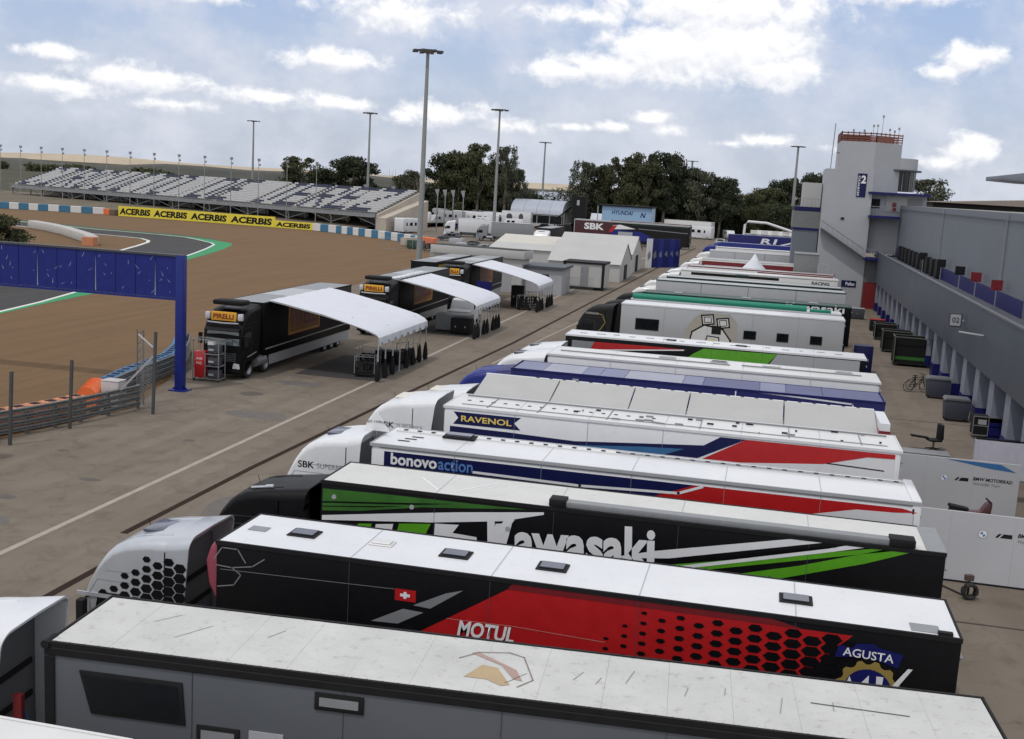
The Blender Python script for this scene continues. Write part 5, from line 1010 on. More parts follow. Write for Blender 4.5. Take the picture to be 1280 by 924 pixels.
# ================================================================ PIT BUILDING, RIGHT
t = thing('pit_building', 'long slate grey pit building with garages, balcony and blue dado, right', 'building', (11.5, 46, 0))
XB, YE = 2.0, 88.0
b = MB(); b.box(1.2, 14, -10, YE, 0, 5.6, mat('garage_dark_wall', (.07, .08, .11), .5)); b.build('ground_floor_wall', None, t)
b = MB(); b.box(.03, 14, -10, YE, 5.6, 5.8, mat('balcony_floor_paint', (.07, .075, .10), .7, wear=.2)); b.build('balcony_floor', None, t)
b = MB(); b.box(XB, 14, -10, 15.8, 5.801, 11.35, WALLB); b.box(XB, 14, 19.5, YE, 5.801, 11.35, WALLB); b.box(XB + .7, 14, 15.8, 19.5, 5.801, 11.35, WALLB); b.build('upper_wall', None, t)
for a, c in ((-10, 15.8), (19.5, YE)):
    b = MB(); b.box(XB - .03, XB - .002, a, c, 5.801, 6.75, BLUE2); b.build('blue_dado', None, t)
k = 0; y = -6.0
while y < YE - 2:
    b = MB(); b.box(0, .06, y + .012, y + 4.2 - .012, 3.0, 6.22, FASCIA); b.build('fascia_panel', None, t, bevel=.008, seg=1); y += 4.2
for k in range(8):
    yy = -4 + k * 12.4
    if not 14 < yy < 21: b = MB(); b.box(XB - .008, XB + .01, yy, yy + .03, 6.76, 11.3, MGREY); b.build('wall_joint', None, t)
for yy in (8.0, 26.0, 52.0): b = MB(); b.beam((XB - .08, yy, 6.8), (XB - .08, yy, 11.3), .09, .09, MGREY); b.build('downpipe', None, t)
b = MB(); b.beam((XB - .06, -5, 10.9), (XB - .06, YE, 10.9), .05, .08, DGREY); b.build('cable_tray', None, t)
b = MB(); b.box(-.06, .12, -6, YE, 6.24, 6.33, mat('coping_grey', (.13, .135, .15), .5)); b.build('coping', None, t); b = MB(); b.box(.1, 1.2, -6, YE, 2.95, 3.05, DGREY); b.build('soffit', None, t)
y = 2.0
while y < YE - 2:
    b = MB(); b.box(.15, 1.19, y, y + 1.25, .9, 2.94, COLW); b.build('column', None, t); b = MB(); b.box(.12, 1.19, y - .03, y + 1.28, 0, .895, BLUE2); b.build('column_base', None, t)
    b = MB(); b.box(1.12, 1.19, y + 1.4, y + 4.1, 0, 2.9, mat('blue_roller_door', (.03, .05, .16), .45, var=.2)); o = b.build('garage_door', None, t)
    b = MB(); b.box(1.08, 1.115, y + 1.7, y + 2.5, 1.1, 2.4, LGREY); b.build('door_panel', None, o); y += 4.2
for y in (24.5, 31.5, 38, 47, 58):
    b = MB(); b.beam((XB - .5, y, 5.8), (XB - .5, y, 7.0), .06, .06, STEEL); b.box(XB - .82, XB - .18, y - .03, y + .03, 6.9, 7.5, DRED if y in (31.5, 24.5) else MATTB); b.build('balcony_sign', None, t)
b = MB()
for k in range(10): b.box(XB - .4, XB - .05, 50 + k * 3.1, 51.5 + k * 3.1, 5.85, 7.2, MATTB)
b.build('balcony_chair_row', None, t)
for y, z in ((24.7, 5.0),):
    b = MB(); b.box(-.85, -.12, y - .05, y + .03, z - .42, z + .42, DGREY); o = b.build('projecting_sign', None, t, bevel=.02, seg=1)
    b = MB(); b.box(-.78, -.2, y - .062, y - .051, z - .33, z + .33, LGREY); b.build('sign_face', None, o); text('lettering', '02' if y < 30 else '03', DGREY, o, -.68, z - .16, .4, .32, F_near(y - .062), bold=.02)
    b = MB(); b.beam((-.2, y, z), (0, y, z), .06, .06, LGREY); b.build('sign_bracket', None, o)
b = MB(); b.beam((-.02, 18, 4.9), (-1.2, 18.6, 4.95), .12, .08, LGREY); b.build('wall_lamp', None, t, bevel=.02)
b = MB(); b.box(XB + 1, 14, -10, YE - 4, 11.351, 11.36, CONC); b.build('flat_roof', None, t)
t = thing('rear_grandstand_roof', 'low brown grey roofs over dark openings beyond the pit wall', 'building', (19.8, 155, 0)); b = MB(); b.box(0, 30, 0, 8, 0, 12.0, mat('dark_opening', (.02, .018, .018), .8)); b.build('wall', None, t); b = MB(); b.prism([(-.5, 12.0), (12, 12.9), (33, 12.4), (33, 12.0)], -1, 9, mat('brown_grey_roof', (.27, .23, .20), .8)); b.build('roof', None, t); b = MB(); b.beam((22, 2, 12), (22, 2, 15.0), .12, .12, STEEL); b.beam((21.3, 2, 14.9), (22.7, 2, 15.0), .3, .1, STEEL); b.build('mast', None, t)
t = thing('roof_wing', 'grey cantilever roof wing jutting in at the right edge', 'roof', (15.6, 88, 0), 0); b = MB(); b.prism([(0, 13.6), (0, 13.9), (3, 14.4), (9, 14.9), (9, 13.4), (2, 13.5)], 0, 6, mat('wing_roof_sheet', (.15, .165, .20), .45)); b.build('roof', None, t, bevel=.02); b = MB(); b.beam((4.2, 2, 5.8), (4.2, 2, 13.5), .5, .5, WALLB); b.build('post', None, t)
# ---- tower
t = thing('control_tower', 'grey control tower with number two sign, outside stair and red roof railing', 'tower', (5.3, 130, 0))
b = MB(); b.prism([(0, 0), (5.0, 0), (5.0, 8), (0, 8)], 0, 14.85, WALLG, axis='z'); b.build('lower_shaft', None, t)
b = MB(); b.prism([(1.25, .004), (4.85, .004), (7.8, 2.4), (7.8, 8), (1.25, 8)], 14.852, 17.85, WALLG, axis='z'); b.prism([(4.9, .004), (5.02, .1), (7.8, 2.4), (7.8, 8), (5.02, 8)], 12.65, 14.851, WALLG, axis='z'); b.build('upper_shaft', None, t)
def cyl(x, y, r, z0, z1, m, n=20): return MB().tube([(x, y, z0), (x, y, z1)], r, n, m)
cyl(7.2, 5, 2.7, 15.2, 16.4, WALLG).build('round_room_top', None, t, smooth=True); cyl(7.2, 5, 3.2, 15.02, 15.18, DGREY).build('round_canopy', None, t, smooth=True); o = cyl(7.2, 5, 2.55, 12.85, 15.0, GLASS).build('round_window', None, t, smooth=True)
b = MB()
for k in range(12): a = math.pi * (1 + k / 8); b.beam((7.2 + 2.6 * math.cos(a), 5 + 2.6 * math.sin(a), 12.9), (7.2 + 2.6 * math.cos(a), 5 + 2.6 * math.sin(a), 15), .07, .07, MGREY)
b.build('mullion', None, o)
b = MB(); b.box(4.6, 11, -.3, 8, 12.42, 12.64, BLUE2); b.build('blue_ledge', None, t); b = MB(); b.box(5.01, 10.8, 1.2, 8, 6, 12.41, WALLG); b.build('rear_block', None, t)
b = MB(); b.box(5.0, 6.0, 1.13, 1.19, 10.9, 11.9, MATTB); b.build('window', None, t); b = MB(); b.box(6.6, 8.8, 1.1, 1.19, 10.6, 12.3, WALLW); b.build('pale_panel', None, t); b = MB(); b.box(7.3, 7.7, 1.0, 1.09, 10.7, 11.6, DRED); b.build('red_sign', None, t); b = MB(); b.box(9.0, 10.4, 1.1, 1.19, 10.3, 12.1, MGREY); b.build('grey_door', None, t)
rail_ = [((1.28, .05), (4.85, .05)), ((4.85, .05), (7.75, 2.4)), ((1.28, .05), (1.28, 7.9)), ((1.28, 7.9), (7.7, 7.9))]
for (a, c) in rail_:
    b = MB()
    for z in (18.0, 18.25, 18.5, 18.75): b.beam((*a, z), (*c, z), .09, .13, BRICKR)
    n = 6
    for k in range(n + 1): p = Vector(a).lerp(Vector(c), k / n); b.beam((p.x, p.y, 17.85), (p.x, p.y, 18.9), .09, .09, BRICKR)
    b.build('roof_railing', None, t)
b = MB(); b.box(1.4, 4.2, .25, .32, 17.9, 18.5, BRICKR); b.box(5.2, 7, 3.2, 3.3, 17.9, 18.6, BRICKR); b.build('red_parapet_board', None, t)
for x, y, h in ((2.6, 3, 19.3), (4.6, 2, 19.8), (5.1, 3, 19.9), (5.6, 3, 20.9), (6.4, 3, 19.5), (7.0, 4, 19.4), (7.4, 3.6, 19.7), (3.6, 1, 19.2)):
    b = MB(); b.beam((x, y, 17.85), (x, y, h), .05, .05, STEEL); b.box(x - .1, x + .1, y - .1, y + .1, h - .25, h, STEEL); b.build('antenna', None, t)
b = MB(); b.beam((.45, 1, 14.8), (.55, 1, 19.7), .10, .10, STEEL); b.build('mast', None, t); b = MB(); b.beam((1.25, 1, 16.6), (.9, 1, 16.6), .3, .06, DGREY); b.build('wall_light', None, t)
b = MB(); b.box(3.35, 4.3, -.06, -.002, 12.0, 14.5, NAVY); o = b.build('number_sign', None, t); fr = F_near(-.06); text('lettering', '2', PRINTW, o, 3.72, 13.45, .5, .85, fr, bold=.04); text('lettering', 'EDIFICIO', PRINTW, o, 3.62, 12.15, 2.1, .2, fr, rot=math.pi / 2, bold=.02)
b = MB(); b.box(2.75, 4.3, -.05, -.002, 2.25, 2.95, NAVY); o = b.build('name_sign', None, t); text('lettering', 'Pallas', PRINTW, o, 3.2, 2.42, .95, .36, F_near(-.05), bold=.02)
b = MB(); b.box(2.0, 2.35, -.1, -.002, 9.5, 9.72, MATTB); b.box(1.6, 1.95, -.1, -.002, 3.3, 3.5, MATTB); b.build('floodlight', None, t)
b = MB(); b.beam((.0, -.5, 8.35), (4.7, -.5, 5.5), .9, .28, DGREY); o = b.build('stair_flight', None, t); b = MB(); b.beam((0, -.93, 9.25), (4.7, -.93, 6.45), .05, .05, DGREY)
for k in range(9): x = .1 + k * .56; z = 8.4 - k * .56 * .606; b.beam((x, -.93, z), (x, -.93, z + .88), .035, .035, MGREY)
b.build('stair_handrail', None, o)
for z in (5.35, 9.9):
    b = MB(); b.box(4.8, 8.0, -1.2, 2.0, z, z + .22, BLUE2 if True else None); o = b.build('landing_bridge', None, t); b = MB()
    for k in range(9): b.beam((4.85 + k * .38, -1.15, z + .22), (4.85 + k * .38, -1.15, z + 1.2), .03, .03, STEEL)
    b.beam((4.8, -1.15, z + 1.2), (8, -1.15, z + 1.2), .05, .05, STEEL); b.build('bridge_railing', None, o)
b = MB(); b.box(5.1, 6.4, -.0, .05, 0, 2.9, DRED); b.build('red_door', None, t); b = MB(); b.box(5.01, 9, .05, 1.19, 0, 5.3, mat('dark_grey_passage_wall', (.12, .12, .13), .8)); b.build('passage_wall', None, t)  # passage wall in one even grey, darker than the tower render
t = thing('side_block', 'grey two storey block with blue band left of the control tower', 'building', (2.3, 134, 0)); b = MB(); b.box(.2, 2.9, 0, 8, 0, 8.0, WALLB); b.box(.9, 2.9, .5, 8, 10.2, 13.3, WALLW); b.build('wall', None, t); b = MB(); b.box(.1, 2.95, -.1, 8, 8.001, 8.25, BLUE2); b.box(.0, 2.98, -.12, 8, 8.26, 10.1, mat('warm_grey_sheet', (.16, .165, .165), .6)); b.box(.1, 2.95, -.1, 8, 10.12, 10.6, NAVY); b.build('blue_band', None, t)
b = MB()
for k in range(7): b.beam((.1 + k * .45, -.1, 10.6), (.1 + k * .45, -.1, 11.5), .03, .03, STEEL)
b.beam((.1, -.1, 11.5), (2.9, -.1, 11.5), .05, .05, STEEL); b.build('railing', None, t)
# ---- alley objects
BIN = mat('grey_bin_plastic', (.04, .045, .065), .6)
def bin_(label, x, y, rz=0):
    t = thing('wheelie_bin', label, 'bin', (x, y, 0), rz, 'large bins by the blue column bases'); b = MB(); b.prism([(-.6, .15), (.6, .15), (.68, 1.15), (-.68, 1.15)], -.45, .45, BIN); b.build('bin_body', None, t, bevel=.04); b = MB(); b.prism([(-.72, 1.151), (.72, 1.151), (.6, 1.3), (-.6, 1.3)], -.5, .5, mat('bin_lid_grey', (.11, .115, .125), .55)); b.build('lid', None, t, bevel=.03)
    for a in (-.5, .5):
        for c in (-.35, .35): b = MB(); b.tube([(a, c - .04, .09), (a, c + .04, .09)], .09, 10, RUB); b.build('castor', None, t)
bin_('grey wheeled bin next to the bicycles by a column', 10.75, 72.6); bin_('grey wheeled bin nearer the camera, by the blue column base', 10.75, 65.3); 
t = thing('flight_case', 'open black flight case with silver edges and gear inside, below the bins', 'case', (11.6, 61.0, 0)); b = MB(); b.box(-.7, .7, -.4, .5, .2, 1.15, MATTB); b.build('body', None, t); b = MB()
for z in (.2, .68, 1.15): b.box(-.73, .73, -.43, -.4, z - .025, z + .025, STEEL)
for x in (-.72, 0, .72): b.box(x - .02, x + .02, -.44, -.401, .2, 1.15, STEEL)
b.build('edge_strip', None, t); b = MB(); b.box(-.5, -.1, -.42, -.3, .75, 1.0, LGREY); b.box(.1, .5, -.42, -.3, .3, .55, MGREY); b.build('equipment_panel', None, t)
def gcart(label, x, y, w_, d, h, green=True):
    t = thing('garage_cart', label, 'cart', (x, y, 0), 0, 'black garage carts in the alley'); b = MB(); b.box(0, w_, 0, d, .2, .24, MATTB); b.box(.05, w_ - .05, d - .06, d, .24, h, MATTB); b.box(0, .06, 0, d, .24, h, MATTB); b.box(w_ - .06, w_, 0, d, .24, h, MATTB); b.box(.06, w_ - .06, .3, .34, .25, h - .1, MATTB); b.build('body', None, t)
    b = MB()
    for (a, c) in (((0, 0, h), (w_, 0, h)), ((0, d, h), (w_, d, h)), ((0, 0, h), (0, d, h)), ((w_, 0, h), (w_, d, h)), ((0, 0, .2), (0, 0, h)), ((w_, 0, .2), (w_, 0, h))): b.beam(a, c, .05, .05, mat('green_grey_tube', (.12, .14, .11), .5))
    b.build('frame', None, t)
    if green: decal('green_stripe', [(.1, .45), (w_ - .1, .45), (w_ - .1, .68), (.1, .68)], mat('cart_green', (.03, .14, .02), .5), t, F_near(.295))
    for a in (.15, w_ - .15): b = MB(); b.tube([(a, .02, .1), (a, .1, .1)], .1, 10, RUB); b.build('castor', None, t)
gcart('large black open cart with a dark green stripe', 9.45, 85.6, 2.6, 1.6, 2.1); gcart('second black cart just behind the green striped one', 9.3, 93.0, 2.2, 1.4, 1.7, False); gcart('dark low cart with red boxes farther up the alley', 9.4, 101.0, 1.8, 1.4, 1.4, False)
crate('red topped tool box by the tower foot', 10.2, 108, 1.3, .8, 1.1, MATTB, lid=RED); crate('long dark bench table near the tower foot', 8.4, 118, 2.8, .9, 1.1, DGREY, lid=LGREY); crate('navy case stack behind the teal tube truck tail', 6.9, 80.5, 1.2, 1.0, 1.9, NAVY)
def bike(label, x, y, rz):
    t = thing('bicycle', label, 'bicycle', (x, y, 0), rz, 'bicycles in the alley')
    for c in (-.5, .5):
        b = MB(); q = [(c + .33 * math.cos(k * .3927), 0, .34 + .33 * math.sin(k * .3927)) for k in range(17)]; b.tube(q, .022, 6, RUB, caps=False)
        for k in range(8): b.beam((c, 0, .34), (c + .32 * math.cos(k * .785), 0, .34 + .32 * math.sin(k * .785)), .008, .008, STEEL)
        b.build('wheel', None, t)
    b = MB()
    for a, c in (((-.5, .34), (-.1, .3)), ((-.1, .3), (-.2, .85)), ((-.2, .78), (.35, .8)), ((-.1, .3), (.35, .75)), ((.35, .95), (.5, .34)), ((-.5, .34), (-.2, .75))): b.beam((a[0], 0, a[1]), (c[0], 0, c[1]), .035, .035, MATTB)
    b.build('frame', None, t); b = MB(); b.box(-.32, -.08, -.06, .06, .86, .92, MATTB); b.build('saddle', None, t); b = MB(); b.beam((.33, -.28, 1.0), (.33, .28, 1.0), .03, .03, MATTB); b.build('handlebar', None, t)
bike('bicycle leaning beside the grey bin, nearer one', 9.75, 74.2, .2); bike('second bicycle standing behind the one beside the bin', 9.9, 75.2, .5); bike('bicycle at the tail of the pale grey truck', 6.7, 84.5, 1.3); bike('bicycle by the navy cases at the dark green truck tail', 7.3, 88.0, .6)
crate('flat black case lying on the alley floor behind the white panels', 7.6, 54.4, 2.6, 1.0, .35, MATTB, lid=MGREY)
t = thing('office_chair', 'dark chair with a tall back standing beyond the flat black case', 'chair', (8.5, 56.6, 0), .3); b = MB(); b.box(-.3, .3, -.3, .3, .45, .55, MATTB); b.build('seat', None, t, bevel=.04); b = MB(); b.prism([(.2, .5), (.36, .55), (.32, 1.3), (.2, 1.25)], -.28, .28, MATTB); b.build('backrest', None, t, bevel=.04); b = MB(); b.beam((0, 0, .1), (0, 0, .45), .08, .08, STEEL)
for k in range(5): b.beam((0, 0, .12), (.35 * math.cos(k * 1.257), .35 * math.sin(k * 1.257), .06), .05, .04, MATTB)
b.build('base', None, t); b = MB(); b.beam((-.3, 0, .6), (-1.1, .1, .68), .25, .08, MATTB); b.build('leg_rest', None, t)
# white team walls at the tails of the white trucks
def team_wall(label, x0, y, L, h, y_text):
    t = thing('team_wall', label, 'wall panel', (x0, y, 0), -.012, 'white team wall panels'); n = 3
    PW = mat('team_wall_panel', (.44, .45, .47), .5, var=.04, scale=.5)
    for k in range(n): b = MB(); b.box(L * k / n + .0015, L * (k + 1) / n - .0015, 0, .08, .06, h, PW); b.build('panel', None, t)
    b = MB(); b.box(0, L, -.02, .1, 0, .055, MATTB); b.build('base_rail', None, t)
    q = y_text; cx, cz, r = q[0], q[1], .11; circ = lambda r_, a0, a1, n_: [(cx + r_ * math.cos(a0 + (a1 - a0) * k / n_), cz + r_ * math.sin(a0 + (a1 - a0) * k / n_)) for k in range(n_ + 1)]
    decal('round_badge', circ(r * 1.25, 0, 6.2832, 20)[:-1], MGREY, t); decal('round_badge_ring', circ(r * 1.1, 0, 6.2832, 20)[:-1], PRINTW, t, lay=2)
    decal('badge_quarter', [[(cx, cz)] + circ(r * .75, 1.5708, 3.1416, 5), [(cx, cz)] + circ(r * .75, 4.712, 6.283, 5)], PRINTB, t, lay=3)
    decal('slanted_mark', [[(q[0] + .36, q[1] - .06), (q[0] + .46, q[1] + .07), (q[0] + .54, q[1] + .07), (q[0] + .44, q[1] - .06)], [(q[0] + .5, q[1] - .06), (q[0] + .6, q[1] + .07), (q[0] + .85, q[1] + .07), (q[0] + .85, q[1] - .06)]], MATTB, t)
    text('lettering', 'BMW MOTORRAD', MATTB, t, q[0] + 1.0, q[1] + .01, 1.35, .13, shear=.2, bold=.025); text('lettering', 'WorldSBK Team', PRINTG, t, q[0] + 1.0, q[1] - .16, .95, .11, shear=.1)
    return t
team_wall('nearer white wall panel with round badge and small black lettering', 4.4, 36.5, 5.6, 2.25, (2.82, 1.62))
tw = team_wall('farther white wall panel with blue flash along its top edge', 4.8, 43.9, 4.9, 2.35, (2.3, 1.6))
decal('blue_flash', [(2.3, 2.32), (4.2, 2.3), (4.75, 2.05), (3.9, 2.1)], mat('blue_flash_print', (.03, .13, .32), .5), tw, lay=2)
t = thing('white_awning', 'pale lilac white awning sheet at the right, above the team walls', 'awning', (8.7, 47.5, 0)); b = MB(); b.box(0, 3.2, -.02, .02, .95, 2.45, mat('lilac_white_sheet', (.50, .50, .58), .6)); b.build('sheet', None, t); b = MB()
for x in (0, 3.2): b.beam((x, .05, 0), (x, .05, 2.5), .06, .06, LGREY)
b.beam((0, .05, 2.5), (3.2, .05, 2.5), .06, .06, MATTB); b.beam((0, .05, .92), (3.2, .05, .92), .06, .06, LGREY); b.build('frame', None, t)
crate('long pale work table hidden behind the nearer team wall', 8.0, 38.8, 3.0, .8, .95, LGREY)
t = thing('scooter', 'dark red and brown scooter seat showing between the two team walls', 'scooter', (7.25, 38.8, .95), .1); b = MB(); b.prism([(-.75, .5), (-.7, .85), (-.2, .78), (.25, .8), (.45, 1.12), (.6, 1.1), (.55, .4), (.2, .25), (-.6, .3)], -.16, .16, mat('dark_maroon_paint', (.07, .02, .02), .4)); b.build('body', None, t, bevel=.05); b = MB(); b.prism([(-.75, .86), (-.72, .96), (-.1, .86), (-.2, .79)], -.17, .17, MATTB); b.build('seat', None, t, bevel=.02); b = MB(); b.beam((.5, -.32, 1.16), (.5, .32, 1.16), .04, .04, MATTB); b.build('handlebar', None, t)
for x in (-.55, .62): 
    o = bpy.data.objects.new('wheel', TY); C.objects.link(o); o.parent = t; o.location = (x, -.07, .25); o.scale = (.5, .45, .5)
t = thing('satellite_dish', 'grey shallow dish lying behind the nearer team wall', 'dish', (8.75, 38.8, .55)); b = MB(); n = 20; vs = [(0, 0, .85)]
for r, z in ((.2, .87), (.36, .93), (.5, 1.02)): vs += [(r * math.cos(k * 6.2832 / n), r * math.sin(k * 6.2832 / n), z) for k in range(n)]
b.add(vs, [(0, 1 + k, 1 + (k + 1) % n) for k in range(n)] + [(1 + j * n + k, 1 + (j + 1) * n + k, 1 + (j + 1) * n + (k + 1) % n, 1 + j * n + (k + 1) % n) for j in range(2) for k in range(n)], MGREY); b.build('bowl', None, t, smooth=True); b = MB(); b.beam((0, 0, 0), (0, 0, .86), .08, .08, STEEL); b.build('stand', None, t)
t = thing('hose_reel', 'dark reel on a small stand by the foot of the nearer team wall', 'reel', (6.75, 34.9, 0), .3); b = MB(); q = [(.2 * math.cos(k * .4488), 0, .26 + .2 * math.sin(k * .4488)) for k in range(15)]
for dy in (-.06, 0, .06): b.tube([(x, dy, z) for x, _, z in q], .055, 8, RUB, caps=False)
b.build('coil', None, t, smooth=True); b = MB(); b.beam((0, .1, 0), (0, .1, .6), .05, .05, MATTB); b.box(-.12, .12, .05, .2, .55, .72, mat('dark_brown_metal', (.08, .05, .04), .5)); b.build('stand', None, t)
b = MB(); b.tube([(4.5, 35.9, .03), (5.2, 35.6, .03), (6.0, 36.0, .03), (6.6, 35.2, .03)], .03, 6, RUB); tag(b.build('cable', None), 'black cable on the ground from the black truck tail to the reel', 'cable')
# ================================================================ FLOODLIGHT POLES
def pole(label, x, y, h=25, r=.3, head=1.7, grp='tall floodlight poles'):
    t = thing('floodlight_pole', label, 'light pole', (x, y, 0), 0, grp); b = MB(); b.tube([(0, 0, 0), (0, 0, h * .5), (0, 0, h)], [r, r * .75, r * .5], 12, POLE); b.build('pole', None, t, smooth=True)
    b = MB(); b.tube([(0, 0, h - .35), (0, 0, h - .1), (0, 0, h + .02)], [.25, head * .62, head * .7], 14, POLE); o = b.build('head_frame', None, t)
    for k in range(8):
        a = k * .785; b = MB(); b.box(-.28, .28, -.18, .18, -.12, .12, DGREY); q = b.build('floodlight', None, t, bevel=.03, seg=1); q.location = (head * .85 * math.cos(a), head * .85 * math.sin(a), h - .12); q.rotation_euler.z = a
    return t
pole('tallest looking floodlight pole, in the middle rising behind the black trucks', -37.9, 122.6, r=.36); pole('second tall floodlight pole right of the tallest, before the tree clump', -52.6, 218.4, r=.36); pole('floodlight pole between the two big tree clumps', -75.4, 379.9, r=.45, head=2.2)
pole('floodlight pole behind the middle of the grandstand', -152.8, 322.4, r=.4, head=2.0); pole('floodlight pole beside the round tree behind the grandstand', -90.3, 250.3, r=.36); pole('floodlight pole left of the control tower', 5.2, 317, r=.5, head=2.0); pole('floodlight pole inside the right hand wood', -33.6, 480, r=.7, head=2.6, h=24)
pole('short thin pole before the middle tree clump', -82.5, 300, h=9.5, r=.25, head=.3)
# ================================================================ GRANDSTAND
P0 = Vector((-78.2, 222)); P1 = Vector((-190.9, 262)); LEN = (P1 - P0).length; gu = math.atan2((P0 - P1).y, (P0 - P1).x)
t = thing('grandstand', 'long open grandstand with pale seats spelling dark blue words', 'grandstand', (P1.x, P1.y, 0), gu)
FONT = {'C': '01110 10001 10000 10000 10000 10001 01110', 'I': '01110 00100 00100 00100 00100 00100 01110', 'R': '11110 10001 10001 11110 10100 10010 10001', 'U': '10001 10001 10001 10001 10001 10001 01110', 'T': '11111 00100 00100 00100 00100 00100 00100',
        'O': '01110 10001 10001 10001 10001 10001 01110', 'D': '11110 10001 10001 10001 10001 10001 11110', 'E': '11111 10000 10000 11110 10000 10000 11111', 'J': '00111 00010 00010 00010 00010 10010 01100', 'Z': '11111 00001 00010 00100 01000 10000 11111'}
NR = 14; DEP = 14.0; Z0, Z1 = 3.9, 8.3; word = 'CIRCUITO DE JEREZ'; cw = LEN / (len(word) * 6 + 2)
def lit(x, r):                                            # r=0 front row
    c = int(x / cw) - 1
    if c < 0: return False
    li, k = divmod(c, 6)
    if li >= len(word) or k > 4 or word[li] == ' ': return False
    rr = 6 - int(r * 7 / NR); return FONT[word[li]].split()[rr][k] == '1'
NS = 10; SL = LEN / NS
for r in range(NR):
    y = DEP * r / NR; z = Z0 + (Z1 - Z0) * r / (NR - 1); b = MB(); dx = cw / 2
    b.box(0, LEN, y, y + .98, z - .5, z - .42, CONC); b.build('seating_step', None, t)
    b = MB(); x = .0
    run = None
    while x < LEN - dx + .01:
        s_ = x % SL; cur = None if s_ < 1.0 or x + dx > LEN else bool(lit(x + dx / 2, r))
        if run is not None and (cur is None or cur != run[1]):
            q = MB(); q.box(run[0], x - .03, y + .3, y + .75, z - .06, z + .23, SEATD if run[1] else SEATW); q.build('seat_bench', None, t); run = None
        if cur is not None and run is None: run = (x, cur)
        x += dx
    if run: q = MB(); q.box(run[0], LEN - .1, y + .3, y + .75, z - .06, z + .23, SEATD if run[1] else SEATW); q.build('seat_bench', None, t)
    b.box(0, LEN, y + .98, y + 1.0, z - .42, z - .1, CONC)
    b.build('step_riser', None, t)
for k in range(NS + 1):
    b = MB(); b.prism([(0, Z0 - .9), (DEP, Z1 - .7), (DEP, Z1 - 1.5), (0, Z0 - 1.6)], k * SL - .15, k * SL + .15, STEEL, axis='x'); b.build('raker_beam', None, t)
    for y in (.3, 5.5, 10, 13.8): b = MB(); b.beam((k * SL, y, -.3), (k * SL, y, Z0 - 1.0 + (Z1 - Z0) * y / DEP), .25, .25, STEEL); b.build('post', None, t)
    if k < NS:
        b = MB(); b.beam((k * SL, .2, 1.2), (k * SL + SL / 2, .2, Z0 - 1), .12, .12, STEEL); b.beam((k * SL + SL, .2, 1.2), (k * SL + SL / 2, .2, Z0 - 1), .12, .12, STEEL); b.build('truss', None, t)
        b = MB(); b.box(k * SL + .5, k * SL + SL * .8, 9, 9.3, 0, 3.2, (BEIGE, CONC, WALLW, MGREY)[k % 4]); b.build('under_wall', None, t)
b = MB(); b.box(0, LEN, -.1, .05, Z0 - 1.0, Z0 - .4, MGREY); b.box(0, LEN, -.7, -.1, Z0 - 1.15, Z0 - 1.0, STEEL); b.build('front_walkway', None, t)
b = MB()
for k in range(100): b.beam((k * LEN / 99, -.7, Z0 - 1), (k * LEN / 99, -.7, Z0 - .1), .05, .05, STEEL)
b.beam((0, -.7, Z0 - .1), (LEN, -.7, Z0 - .1), .06, .06, STEEL); b.build('front_railing', None, t)
b = MB(); b.prism([(0, 0), (0, Z0 - .5), (DEP, Z1 - .3), (DEP, 0)], LEN + .2, LEN + .6, BEIGE, axis='x'); b.build('end_wall', None, t)
b = MB(); b.prism([(0, 0), (0, 2.8), (DEP, 6.5), (DEP, 0)], LEN + .61, LEN + 2.8, BEIGE, axis='x'); b.build('white_ramp_block', None, t)
b = MB(); b.box(0, LEN, DEP, DEP + .2, 1, Z1 - .3, MGREY); b.build('rear_wall', None, t)
for k in range(14):
    tt = .012 + .068 * k; x, y = P1.x + (P0.x - P1.x) * tt, P1.y + (P0.y - P1.y) * tt; h = 13.4 - .2 * tt
    q = thing('lamp_post', 'thin twin headed lamp post along the grandstand, %s from the left' % ('first second third fourth fifth sixth seventh eighth ninth tenth eleventh twelfth thirteenth fourteenth'.split()[k]), 'lamp post', (x - 1.5, y - 3.5, 0), 0, 'thin lamp posts along the grandstand'); b = MB(); b.tube([(0, 0, 0), (0, 0, h)], [.09, .06], 6, POLE); b.build('post', None, q); b = MB(); b.box(-.2, .3, -.2, .2, h - .55, h, MGREY); b.box(.05, .4, -.15, .15, h - 1.5, h - 1.1, MGREY); b.build('lamp', None, q)
for k, (x, y) in enumerate(((-88, 243), (-80.5, 240), (-70, 238), (-68, 237), (-66.5, 238), (-64, 237))):
    q = thing('loudspeaker_pole', 'flared white loudspeaker horn pole behind the grandstand end, %s from the left' % ('first second third fourth fifth sixth'.split()[k]), 'pole', (x, y, 0), 0, 'horn poles'); b = MB(); b.tube([(0, 0, 0), (0, 0, 7.6)], .12, 6, MGREY); b.build('post', None, q); b = MB(); b.tube([(0, 0, 7.6), (-.2, 0, 9.0)], [.15, .5], 8, LGREY); b.build('horn', None, q)
